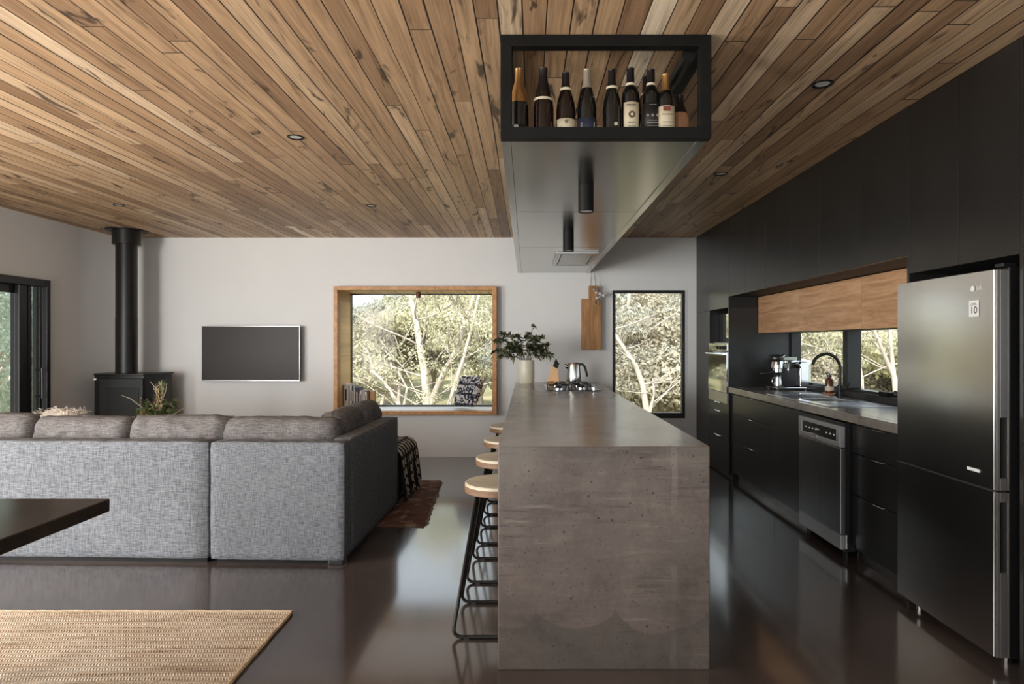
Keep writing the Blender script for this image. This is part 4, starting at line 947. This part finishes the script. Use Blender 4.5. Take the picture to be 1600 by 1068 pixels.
def cushion(w_, h_, t_, seed, label_, lx, ly, z0, rz=0, tilt=0, mat_='cushion_cloth', nm='back_cushion', grp='loose back cushions on the sofa', cat='cushion'):
    from mathutils import noise as NZ
    n = 30; vs_ = []; fs_ = []
    rnd = random.Random(seed)
    for side in (0, 1):
        for i in range(n+1):
            for j in range(n+1):
                u, v = -1+2*i/n, -1+2*j/n
                e_ = max(0, (1-abs(u)**5))*max(0, (1-abs(v)**4)); th = t_/2*e_**.42
                sx = 1-.03*(v*v)*(1 if abs(u) > .8 else .3); x = u*w_/2*(1-.045*(1-abs(v)**2)*0)*(1-.05*abs(v)**6); z = v*h_/2*(1-.05*abs(u)**6)
                if v > .3: z += .018*math.sin(u*5+seed)*e_
                y = (th if side else -th)
                pz = Vector((u*3+seed*5, v*3, side*4)); k = NZ.noise(pz)*.018+abs(NZ.noise(Vector((pz.x*2.6, pz.y*1.2, pz.z))))*.028-.008
                y += (k if side else -k)*min(1, e_*2)
                z += NZ.noise(Vector((u*4+seed, v*2, 9)))*.010
                vs_.append((x, y, z+h_/2))
    N = (n+1)**2
    for side in (0, 1):
        for i in range(n):
            for j in range(n):
                a = side*N+i*(n+1)+j; q = (a, a+1, a+n+2, a+n+1); fs_.append(q if side else q[::-1])
    m = MB(); m.v = vs_; m.f = fs_
    o = thing(nm, (0, 0, 0), label_, cat, grp)
    c = m.build('cover', mat_, o, smooth=True)
    bm = bmesh.new(); bm.from_mesh(c.data); bmesh.ops.remove_doubles(bm, verts=bm.verts, dist=.0006); bmesh.ops.recalc_face_normals(bm, faces=bm.faces); bm.to_mesh(c.data); bm.free()
    p = MB().tube([(a*w_/2*.955, 0, h_/2+b*h_/2*.955) for a, b in [(-1, -1), (0, -1.02), (1, -1), (1.02, 0), (1, 1), (0, 1.04), (-1, 1), (-1.02, 0)]], .004, 5, closed=True).build('piping', mat_, o)
    place(o, lx, ly, z0, rz); o.rotation_euler.x = tilt
    return o
CZ = .445
cushion(.62, .44, .24, 1, 'grey back cushion at the far left edge of the picture on the sofa', -2.49, .29, CZ, 0, -.12)
cushion(.66, .42, .25, 2, 'grey back cushion second from the left along the sofa back', -1.84, .29, CZ, 0, -.12)
cushion(.68, .43, .25, 3, 'grey back cushion just left of the gap between the sofa sections', -1.17, .28, CZ, .02, -.12)
cushion(.80, .42, .26, 4, 'wide grey back cushion in the corner of the sofa', -.52, .30, CZ, -.02, -.10)
cushion(.62, .43, .24, 5, 'grey return cushion nearest the sofa corner', -.255, .74, CZ+.0, R(-86), 0)
cushion(.50, .44, .22, 6, 'grey return cushion at the far end, standing tallest beside the books', -.235, 1.17, CZ+.0, R(-90), 0)

# checked throw over the chaise end
th = thing('checked_throw', (0, 0, 0), 'black and cream checked fringed throw hanging over the end of the sofa', 'throw')
from mathutils import noise as NZ
prof = [(-.62, .462), (-.4, .466), (-.2, .468), (-.08, .466), (-.03, .45), (.0, .415), (.012, .36), (.022, .26), (.03, .16), (.04, .075)]
vs_ = []; fs_ = []; nn = 24
for i, (a, b) in enumerate(prof):
    for j in range(nn+1):
        y = 1.46+.60*j/nn; hang = max(0, (.44-b)/.37)
        vs_.append((a+.014*math.sin(j*1.1)*hang+.006*NZ.noise(Vector((a*6, y*6, 0)))+.0, y-.05*hang*(1-j/nn), b+.004+.01*NZ.noise(Vector((a*5, y*5, 3)))*(1-hang)))
for i in range(len(prof)-1):
    for j in range(nn): fs_.append((i*(nn+1)+j, i*(nn+1)+j+1, (i+1)*(nn+1)+j+1, (i+1)*(nn+1)+j))
c = MB().add(vs_, fs_).build('cloth', 'throw_check', th, smooth=True)
md = c.modifiers.new('th', 'SOLIDIFY'); md.thickness = .006; md.offset = 1
m = MB()
for j in range(0, 60):
    y = 1.42+.63*j/60; m.tube([(.04+.012*math.sin(j*.45), y, .085), (.045+.014*math.sin(j*.5), y+.004*math.sin(j*3), .025)], .0022, 4)
f_ = m.build('fringe', 'throw_check', th); f_['kind'] = 'stuff'
place(th)
# fluffy cream throw behind the left cushions
fu = thing('fluffy_throw', (0, 0, 0), 'fluffy cream throw bunched behind the left cushions of the sofa', 'throw')
m = MB(); rnd = random.Random(4); 
m = softbox(-2.34, -2.06, .46, .66, .46, .860, .09, 9, 20, .1, .035); m.build('cloth', 'cream_wool', fu, smooth=True)
Cs = []; Ds = []
for k in range(600):
    Cs.append((rnd.uniform(-2.34, -2.06), rnd.uniform(.46, .66), .855+rnd.gauss(0, .012))); Ds.append((rnd.gauss(0, 1), rnd.gauss(0, 1), rnd.gauss(.4, .6)))
V_, F_ = leaves_np(np.array(Cs), np.array(Ds), .03, .08, np.random.default_rng(3), .2); f_ = npmesh('fleece', V_, F_, 'cream_wool', fu); f_['kind'] = 'stuff'
place(fu)

# rugs
m = MB(); pts = []; rnd = random.Random(8)
def rugpoly(c4, n=40, j=.006):
    out = []
    for k in range(4):
        a, b = Vector(c4[k]), Vector(c4[(k+1) % 4])
        for i in range(n): p = a.lerp(b, i/n); out.append((p.x+rnd.gauss(0, j), p.y+rnd.gauss(0, j)))
    return out
ru = thing('patterned_rug', (-2.2, 5.4, 0), 'worn red brown patterned rug partly under the sofa', 'rug')
MB().prism(rugpoly([(-3.6, 4.70), (-.755, 4.63), (-.84, 6.13), (-3.65, 6.2)]), 0.0, .012, 'z').build('pile', 'persian', ru)
m = MB()
for k in range(70):
    y = 4.66+1.44*k/70; x = -.755-.085*(y-4.63)/1.5; m.tube([(x-.005, y, .006), (x+.022+rnd.gauss(0, .006), y+rnd.gauss(0, .006), .003)], .003, 4)
m.build('fringe', 'rope', ru)['kind'] = 'stuff'
jr = thing('jute_rug', (-2.9, 2.1, 0), 'natural braided jute rug on the floor in the foreground', 'rug')
JX0, JX1, JY0, JY1 = -4.4, -1.172, .9, 3.14
MB().prism(rugpoly([(JX0, JY0), (JX1, JY0), (JX1, JY1), (JX0, JY1)], 60, .002), 0, .014, 'z').build('braid', 'jute', jr)
pts = [(JX0, JY0), (JX1, JY0), (JX1, JY1), (JX0, JY1)]
m = MB(); L_ = []
for k in range(4):
    a, b = Vector(pts[k]), Vector(pts[(k+1) % 4])
    for i in range(80): p = a.lerp(b, i/80); L_.append((p.x+rnd.gauss(0, .0015), p.y+rnd.gauss(0, .0015), .010))
m.tube(L_, .0095, 6, closed=True).build('border', 'jute_edge', jr)

# table corner
tb = thing('dining_table', (-2.6, 1.7, 0), 'dark timber table whose corner enters at the left', 'table')
tx1, ty1, tx0, ty0 = -1.606, 2.43, -2.75, .35
m = MB().box(tx0, tx1, ty0, ty1, .70, .75); m.build('tabletop', 'table_top', tb, bevel=.004, seg=3)
for a, b in ((tx0+.14, ty0+.15), (tx0+.14, ty1-.22), (tx1-.62, ty0+.15), (tx1-.62, ty1-.22)):
    MB().box(a, a+.08, b, b+.08, .0145, .699).build('leg', 'black_metal', tb, bevel=.004)
MB().box(tx0+.16, tx1-.56, ty0+.20, ty0+.22, .62, .699).box(tx0+.16, tx1-.56, ty1-.20, ty1-.18, .62, .699).build('apron', 'black_metal', tb)

# ------------------------------------------------------------ television
tv = thing('television', (-3.2, 7.4, .89), 'flat black television mounted on the white back wall', 'television')
tx0, tx1, tz0, tz1 = -3.795, -2.648, .90, 1.545
Yt = 7.36
MB().box(tx0, tx1, Yt, Yt+.035, tz0, tz1).build('casing', 'black_plastic', tv, bevel=.004)
MB().box(tx0+.006, tx1-.006, Yt-.002, Yt+.001, tz0+.016, tz1-.006).build('screen', 'screen', tv)
m = MB().box(tx0, tx1, Yt-.004, Yt, tz0, tz0+.015).box(tx0, tx0+.006, Yt-.004, Yt, tz0+.015, tz1-.006).box(tx1-.006, tx1, Yt-.004, Yt, tz0+.015, tz1-.006).box(tx0, tx1, Yt-.004, Yt, tz1-.006, tz1); m.build('bezel', 'tv_bezel', tv)
MB().box(-3.35, -3.10, Yt+.035, 7.468, 1.10, 1.35).build('wall_bracket', 'black_metal', tv)

# ------------------------------------------------------------ wood heater
wh = thing('wood_heater', (-4.45, 6.86, 0), 'freestanding black wood heater with glass door in the corner', 'heater')
hx0, hx1, hy0, hy1, hz1_ = -4.70, -4.06, 6.78, 7.22, 1.015
def footprint(off=0):
    pts = [(hx0-off, hy1+off), (hx0-off, hy0+.12), (hx0+.03, hy0+.03-off)]
    for k in range(9): u = k/8; pts.append((hx0+.10+(hx1-hx0-.16)*u, hy0-off-.035*math.sin(PI*(.15+.7*u))+.02))
    pts += [(hx1+off, hy0+.06-off), (hx1+off, hy1+off)]
    return pts
MB().prism(footprint(), .16, hz1_-.022, 'z').build('firebox', 'black_metal', wh, smooth=25)
MB().prism(footprint(.012), hz1_-.02, hz1_, 'z').build('top_plate', 'black_metal', wh, bevel=.003)
MB().prism(footprint(-.05), 0.0, .16, 'z').build('plinth', 'black_matt', wh)
d = MB().box(-4.575, -4.11, hy0-.035, hy0-.015, .36, .965).build('door', 'black_frame', wh, bevel=.004)
MB().box(-4.505, -4.15, hy0-.041, hy0-.0355, .44, .865).build('glass', 'oven_glass2', d, bevel=.004) if False else MB().box(-4.505, -4.15, hy0-.041, hy0-.0355, .44, .865).build('glass', 'heater_glass', d, bevel=.004)
MB().tube([(-4.12, hy0-.06, .60), (-4.12, hy0-.06, .78)], .009, 8).box(-4.126, -4.114, hy0-.06, hy0-.034, .62, .632).box(-4.126, -4.114, hy0-.06, hy0-.034, .75, .762).build('handle', 'chrome', d)
MB().box(-4.665, -4.64, hy0+.012, hy0+.024, .945, .965).build('badge', 'white_plastic', wh)
fu_ = thing('flue_pipe', (-4.40, 6.96, hz1_), 'tall black flue pipe from the wood heater to the ceiling with collar', 'flue')
FXc, FYc = -4.43, 6.98
MB().lathe([(.108, hz1_), (.108, 1.62), (.106, 1.62), (.106, 2.5)], 40, FXc, FYc, 0).build('pipe', 'black_metal', fu_, smooth=40)
MB().lathe([(.139, 2.43), (.139, ZC-.012)], 40, FXc, FYc, 0).build('collar', 'black_metal', fu_, smooth=40)
MB().lathe([(.205, ZC-.012), (.205, ZC-.002)], 40, FXc, FYc, 0).build('ceiling_flange', 'black_metal', fu_, smooth=40)

# arrangement by the heater
pa = thing('potted_arrangement', (-3.28, 5.6, 0), 'green leafy arrangement with dry twigs behind the sofa near the heater', 'plant')
PX, PY, PZ = -3.28, 5.6, .62
MB().lathe([(.12, .013), (.16, .03), (.17, .55), (.165, PZ), (.15, PZ), (.14, .5)], 28, PX, PY, 0).build('planter', 'planter_grey', pa, smooth=40)
MB().lathe([(.149, .57), (.149, .58)], 24, PX, PY, 0).build('soil', 'dark_fabric', pa)
rnd = random.Random(3); Cs = []; Ds = []; m = MB(); Cs2 = []; Ds2 = []
for k in range(40):
    a = rnd.uniform(0, 2*PI); rr = rnd.uniform(.05, .24); h_ = rnd.uniform(.10, .22); p0 = Vector((PX+rnd.gauss(0, .05), PY+rnd.gauss(0, .05), PZ-.05)); p1 = Vector((PX+.02+rr*math.cos(a), PY+rr*math.sin(a), PZ+h_))
    m.tube([p0, p0.lerp(p1, .5)+Vector((0, 0, .03)), p1], [.003, .002, .001], 4)
    for i in range(16): Cs.append(p0.lerp(p1, rnd.uniform(.3, 1))); Ds.append((rnd.gauss(0, 1), rnd.gauss(0, 1), rnd.gauss(.2, .7)))
for (dx, h_, n_) in ((.03, .38, 60), (.045, .34, 50), (.01, .25, 40), (.06, .28, 40), (-.02, .18, 30)):
    p0 = Vector((PX+.02, PY, PZ)); p1 = Vector((PX+dx, PY+rnd.gauss(0, .03), PZ+h_)); m.tube([p0, p0.lerp(p1, .5), p1], [.004, .003, .001], 5)
    for i in range(n_): Cs.append(p0.lerp(p1, rnd.uniform(.2, 1))); Ds.append((rnd.gauss(0, .5), rnd.gauss(0, .5), rnd.gauss(.6, .5)))
m.build('stems', 'stem', pa)
V_, F_ = leaves_np(np.array(Cs), np.array(Ds), .055, .16, np.random.default_rng(2), .15); npmesh('leaves', V_, F_, 'plant_leaf', pa)['kind'] = 'stuff'
m = MB()
for pts in ([(0, .02), (-.12, .16), (-.22, .235), (-.30, .265)], [(.02, .05), (-.03, .17), (-.08, .235)], [(.03, .1), (.06, .28), (.055, .40)], [(.03, .15), (.0, .33), (-.05, .39)], [(.03, .15), (.09, .30), (.10, .37)], [(.05, .03), (.2, .12), (.27, .16)]):
    m.tube([(PX+a, PY-.03, PZ+b) for a, b in pts], [.0035]*(len(pts)-1)+[.0015], 5)
m.build('twigs', 'dry_stem', pa)
for k in range(90):
    Cs2.append((PX-.09+rnd.gauss(0, .03), PY-.05, PZ+rnd.uniform(.0, .12))); Ds2.append((rnd.gauss(0, .5), rnd.gauss(0, .5), 1))
for k in range(90):
    Cs2.append((PX+.035+rnd.gauss(0, .02), PY-.05, PZ+rnd.uniform(.1, .36))); Ds2.append((rnd.gauss(0, .6), rnd.gauss(0, .5), 1))
V_, F_ = leaves_np(np.array(Cs2), np.array(Ds2), .035, .15, np.random.default_rng(2), .1); npmesh('dry_leaves', V_, F_, 'dry_leaf', pa)['kind'] = 'stuff'

# ------------------------------------------------------------ books and pillow in the box window
for nm, c_ in (('book_white', srgb(214, 210, 204)), ('book_grey', srgb(150, 148, 148)), ('book_dark', srgb(46, 46, 52)), ('book_blue', srgb(62, 74, 92)), ('book_pink', srgb(214, 180, 170)), ('book_tan', srgb(190, 160, 120)), ('book_brown', srgb(120, 84, 56)), ('page', srgb(226, 218, 200))): plain(nm, c_, .6, var=.06)
bk = [(-.0+.012, .052, .300, 'book_white', 'thick white'), (0, .020, .290, 'book_grey', 'slim grey'), (0, .020, .285, 'book_white', 'slim white'), (0, .018, .282, 'book_dark', 'slim black'), (0, .022, .284, 'book_grey', 'mid grey'), (0, .036, .262, 'book_dark', 'dark navy'), (0, .016, .25, 'book_blue', 'thin blue grey'), (0, .024, .225, 'book_pink', 'pale pink'), (0, .030, .225, 'book_grey', 'mottled grey'), (0, .026, .21, 'book_white', 'small white')]
x_ = ix0+.012; Yb = 7.56
for k, (g_, w_, h_, mt, nm) in enumerate(bk):
    o = thing('book', (x_+w_/2, Yb, iz0), nm+' book standing in the row at the left end of the window seat', 'book', 'books on the window seat')
    z_ = iz0+.001
    m = MB().box(x_, x_+.0025, Yb, Yb+.19, z_, z_+h_).box(x_+w_-.0025, x_+w_, Yb, Yb+.19, z_, z_+h_).box(x_+.0025, x_+w_-.0025, Yb, Yb+.003, z_, z_+h_); m.build('cover', mt, o, bevel=.0008)
    MB().box(x_+.003, x_+w_-.003, Yb+.0035, Yb+.185, z_+.002, z_+h_-.004).build('pages', 'page', o)
    MB().box(x_+w_*.3, x_+w_*.7, Yb-.0008, Yb, z_+h_*.35, z_+h_*.8).build('spine_print', 'print_dark' if mt in ('book_white', 'book_pink') else 'print_pale', o)
    x_ += w_+.0015
for k, (a, b, h_) in enumerate(((-1.955, .055, .225), (-1.885, .055, .215))):
    tag(MB().box(a, a+b, 7.58, 7.66, iz0+.001, iz0+h_).build('wooden_block', 'book_brown' if k == 0 else 'board_wood', bevel=.003), ['brown wooden block beside the last book on the window seat', 'lighter wooden block to the right of the brown one on the window seat'][k], 'ornament')
pl = cushion(.40, .38, .13, 11, 'black and white patterned pillow leaning in the right corner of the window seat', 0, 0, 0, 0, 0, 'pillow_print', 'scatter_pillow', None, 'pillow')
r_ax = Vector((.70, -.71, 0)).normalized(); u_ax = Vector((.24, .24, .94)).normalized(); r_ax = (r_ax-u_ax*r_ax.dot(u_ax)).normalized(); n_ax = u_ax.cross(r_ax)
pl.rotation_euler = Matrix((r_ax, n_ax, u_ax)).transposed().to_euler(); pl.location = (-.755, 7.64, iz0+.03)

# ------------------------------------------------------------ recessed downlights
dl = [(462, 214, 'recessed black downlight over the sofa, nearest one left of the bulkhead'), (186, 320, 'recessed black downlight in front of the flue'), (580, 321, 'recessed black downlight near the box window'), (1285, 131, 'recessed black downlight above the kitchen aisle, nearest the camera'), (1126, 271, 'recessed black downlight above the kitchen aisle, farther one')]
for x_, y_, lb in dl:
    Z_ = F*(ZC-EYE)/(535-y_); X_ = (x_-823)*Z_/F
    o = thing('recessed_downlight', (X_, Z_, ZC-.006), lb, 'light', 'recessed ceiling downlights')
    m = MB().lathe([(.033, -.001), (.045, -.006), (.050, -.003), (.050, 0), (.033, 0)], 28, X_, Z_, ZC, cap=False); m.build('bezel', 'black_metal', o, smooth=40)
    MB().lathe([(.033, -.001), (.030, -.0005)], 24, X_, Z_, ZC).build('lens', 'lamp_lens', o)

# ------------------------------------------------------------ outdoors
def hz(x, y):
    r_ = math.hypot(x*.9, y); s_ = .13+.006*max(-12, min(14, x))
    if y < 6: s_ = .1
    return -3.6+max(0, r_-17)*max(.05, s_)+.5*math.sin(x*.21)*math.cos(y*.17)*min(1, max(0, (r_-10)/10))
n = 60; vs_ = []; fs_ = []
for i in range(n+1):
    for j in range(n+1):
        x, y = -90+180*i/n, -25+125*j/n; vs_.append((x, y, hz(x, y)))
for i in range(n):
    for j in range(n): fs_.append((i*(n+1)+j, i*(n+1)+j+1, (i+1)*(n+1)+j+1, (i+1)*(n+1)+j))
hl = MB(); hl.v = vs_; hl.f = fs_; h_o = hl.build('hillside', 'hill_ground', smooth=True, kind='structure')

def crown_pts(rng, n, centers, rad):
    k = max(6, min(len(centers), 30)); cc = centers[rng.permutation(len(centers))[:k]]; w_ = .6+.8*rng.random(k); p = w_**2/np.sum(w_**2)
    i = rng.choice(k, n, p=p); c = cc[i]; d = rng.normal(size=(n, 3)); d[:, 2] = np.abs(d[:, 2])*1.0-.35; d /= np.linalg.norm(d, axis=1, keepdims=True)
    r_ = rad*w_[i]*(.72+.34*rng.random(n))
    N = d*np.array([1, 1, 1.4])+rng.normal(size=(n, 3))*.28; N /= np.linalg.norm(N, axis=1, keepdims=True)
    return c+d*r_[:, None]*np.array([1, 1, .62]), N
def gum(loc, height, spread, seed, leafm, label_, grp, nleaf=9000, leaf=.16, trunks=None, crown_low=.25, name='gum_tree', clr=.75, back=0.):
    rng = np.random.default_rng(seed); rnd = random.Random(seed)
    o = thing(name, loc, label_, 'tree', grp); L = Vector(loc); m = MB(); tips = []
    def grow(p, d, r_, ln, dep):
        pts = [p]; q = p.copy(); dd = d.copy()
        for k in range(4):
            dd = (dd+Vector((rnd.gauss(0, .13), rnd.gauss(0, .13), rnd.gauss(.03, .08)))).normalized(); q = q+dd*ln/4; pts.append(q.copy())
        m.tube(pts, [r_*(1-.12*k) for k in range(5)], 6 if dep < 2 else 4)
        if dep >= 1: tips.append(pts[2].copy())
        if dep >= 3: tips.append(q.copy()); return
        for k in range(rnd.choice((2, 3, 3)) if dep else 3):
            a = rnd.uniform(0, 2*PI); e_ = rnd.uniform(.45, .95)
            nd = (dd+Vector((math.cos(a)*e_, math.sin(a)*e_, rnd.uniform(-.2, .35)))).normalized(); grow(q, nd, r_*.6, ln*rnd.uniform(.62, .82), dep+1)
    if trunks:
        for pts, r0 in trunks:
            P = [Vector(p) for p in pts]; m.tube(P, [r0*(1-.65*k/(len(P)-1)) for k in range(len(P))], 8)
            for k in range(2, len(P)):
                for z in range(2):
                    a = rnd.uniform(0, 2*PI); nd = Vector((math.cos(a), math.sin(a)*.6, rnd.uniform(.0, .8))).normalized(); grow(P[k], nd, r0*.20, spread*.26, 2)
    else:
        nt = rnd.choice((1, 2))
        for k in range(nt):
            a = rnd.uniform(0, 2*PI); grow(L+Vector((0, 0, -.3)), Vector((math.cos(a)*.25, math.sin(a)*.25, 1)).normalized(), height*.022, height*.36, 0)
    m.build('trunk', 'bark', o, smooth=True)
    tp = np.array([tuple(t_) for t_ in tips]); lowz = L.z+height*crown_low; tp = tp[tp[:, 2] > lowz] if (tp[:, 2] > lowz).any() else tp
    P, NN = crown_pts(rng, nleaf, tp, clr*spread*.18); P = P+np.array([0, back, 0]); D = rng.normal(size=(nleaf, 3)); D[:, 2] -= .5
    V_, F_ = leaves_np(P, D, leaf, .24, rng, .1, NN); f_ = npmesh('leaves', V_, F_, leafm, o); f_['kind'] = 'stuff'
    return o
# hero trees seen through the box window
def P3(x, y, Z, dz=0): v = px(x, y, Z+dz); return tuple(v)
gum(px(672, 760, 15), 7, 4.6, 11, 'gum_leaf', 'pale barked gum tree that forks low in the middle of the box window', None, 9000, .075, clr=.55, back=1.6, crown_low=.55,
    trunks=[([P3(668, 800, 15), P3(669, 700, 15), P3(668, 640, 15), P3(664, 590, 15), P3(656, 540, 15, .3), P3(650, 500, 15, .5), P3(640, 455, 15, .8), P3(650, 400, 15, 1)], .13),
            ([P3(668, 800, 15), P3(671, 690, 15), P3(676, 620, 15), P3(696, 578, 15, -.3), P3(714, 545, 15, -.4), P3(730, 500, 15, -.6), P3(745, 440, 15, -.6)], .10)])
gum(px(628, 800, 13), 5, 3.4, 12, 'gum_leaf', 'leaning pale gum tree at the lower left of the box window', None, 2600, .065, clr=.5, back=.6,
    trunks=[([P3(640, 900, 13), P3(634, 690, 13), P3(628, 640, 13), P3(610, 612, 13), P3(598, 594, 13, .2), P3(580, 578, 13, .3)], .065), ([P3(634, 690, 13), P3(630, 640, 13), P3(636, 606, 13, .1), P3(622, 580, 13, .2)], .04)])
gum(px(722, 760, 13.5), 6, 3.4, 13, 'gum_leaf', 'slender pale gum tree at the right of the box window', None, 4500, .065, clr=.55, back=.9,
    trunks=[([P3(690, 800, 13.5), P3(694, 660, 13.5), P3(708, 610, 13.5), P3(724, 560, 13.5), P3(740, 500, 13.5), P3(752, 440, 13.5)], .06)])
# window 2
gum(px(1012, 760, 12), 6, 3.6, 14, 'gum_leaf_grey', 'white gum tree with a bent leaning trunk in the narrow window', None, 4500, .06, clr=.55, crown_low=.1, back=1.2,
    trunks=[([P3(1016, 900, 12), P3(1016, 680, 12), P3(1010, 640, 12), P3(1004, 600, 12), P3(992, 568, 12), P3(976, 545, 12), P3(955, 515, 12), P3(935, 480, 12)], .075), ([P3(1016, 680, 12), P3(1016, 640, 12), P3(1022, 615, 12), P3(1020, 590, 12)], .04)])
gum(px(978, 800, 16), 9, 4.2, 15, 'gum_leaf_red', 'tall straight white gum trunk at the left of the narrow window', None, 7000, .075, clr=.6, back=.8,
    trunks=[([P3(972, 900, 16), P3(975, 620, 16), P3(977, 540, 16), P3(980, 500, 16), P3(984, 455, 16), P3(986, 380, 16), P3(990, 300, 16)], .085)])
# seen through the kitchen window
gum(px(1370, 800, 9.5), 6, 3.4, 16, 'gum_leaf', 'pale gum tree with forked limbs outside the kitchen window', None, 4500, .055, clr=.5, back=1.0,
    trunks=[([P3(1400, 900, 9.5), P3(1402, 640, 9.5), P3(1396, 580, 9.5), P3(1392, 540, 9.5), P3(1390, 480, 9.5)], .05), ([P3(1402, 640, 9.5), P3(1398, 590, 9.5), P3(1384, 560, 9.5), P3(1372, 530, 9.5), P3(1360, 500, 9.5)], .045), ([P3(1345, 900, 9.5), P3(1346, 640, 9.5), P3(1345, 590, 9.5), P3(1340, 560, 9.5), P3(1338, 520, 9.5)], .06)])
# seen through the sliding door
for k, (x, y, h_, sp) in enumerate(((-8.2, 9.0, 7, 4.2), (-9.6, 11.5, 8, 5), (-12.5, 13.0, 9, 6), (-11.0, 9.0, 7.5, 5), (-8.6, 12.8, 8, 5))):
    gum((x, y, hz(x, y)), h_, sp, 30+k, 'gum_leaf_cool', 'cool green gum tree outside the sliding door', 'trees outside the sliding door', 20000, .085, crown_low=.15)
wt = thing('water_tank', (3.25, 9.3, -3.6), 'pale round rainwater tank standing outside the kitchen window', 'water tank')
MB().lathe([(.86, -3.9), (.86, 1.05)], 40, 3.25, 9.3, 0).build('barrel', 'tank_outside', wt, smooth=40)
MB().lathe([(.88, 1.05), (.88, 1.09), (.5, 1.16), (.05, 1.2)], 40, 3.25, 9.3, 0).build('lid', 'tank_outside', wt, smooth=40)
# hillside bush: three prototypes, copied
protos = []
GB = 'gum trees covering the hillside'
for k, lm in enumerate(('gum_leaf', 'gum_leaf_grey', 'gum_leaf_red')):
    protos.append(gum((0, 0, 0), 6.5, 6.0, 50+k, lm, ['yellow green', 'grey green', 'brownish'][k]+' gum tree on the hillside beyond the windows', GB, 34000, .125, crown_low=.08, name='hillside_gum_tree', clr=1.0))
rnd = random.Random(21); spots = []
for (x0, x1, y0, y1, n_) in ((-14, -1, 22, 30, 11), (-22, 2, 30, 52, 16), (1.5, 9, 16, 26, 7), (2, 20, 26, 46, 12), (9, 20, 9, 26, 11), (20, 34, 12, 40, 8), (-30, -14, 10, 30, 8)):
    c_ = 0; tries = 0
    while c_ < n_ and tries < 500:
        tries += 1; x, y = rnd.uniform(x0, x1), rnd.uniform(y0, y1)
        if all((x-a)**2+(y-b)**2 > 3.0**2 for a, b in spots): spots.append((x, y)); c_ += 1
used = [False]*3
for x, y in spots:
    k = rnd.choices((0, 1, 2), (5, 3, 2 if x < 0 else 4))[0]
    o = protos[k] if not used[k] else copy_tree(protos[k]); used[k] = True
    sc_ = rnd.uniform(.8, 1.15)
    if x/y < -.235 and y > 16 and x/y > -.5: sc_ *= .66
    o.location = (x, y, hz(x, y)); o.rotation_euler.z = rnd.uniform(0, 6.28); o.scale = (sc_, sc_, sc_*.95)
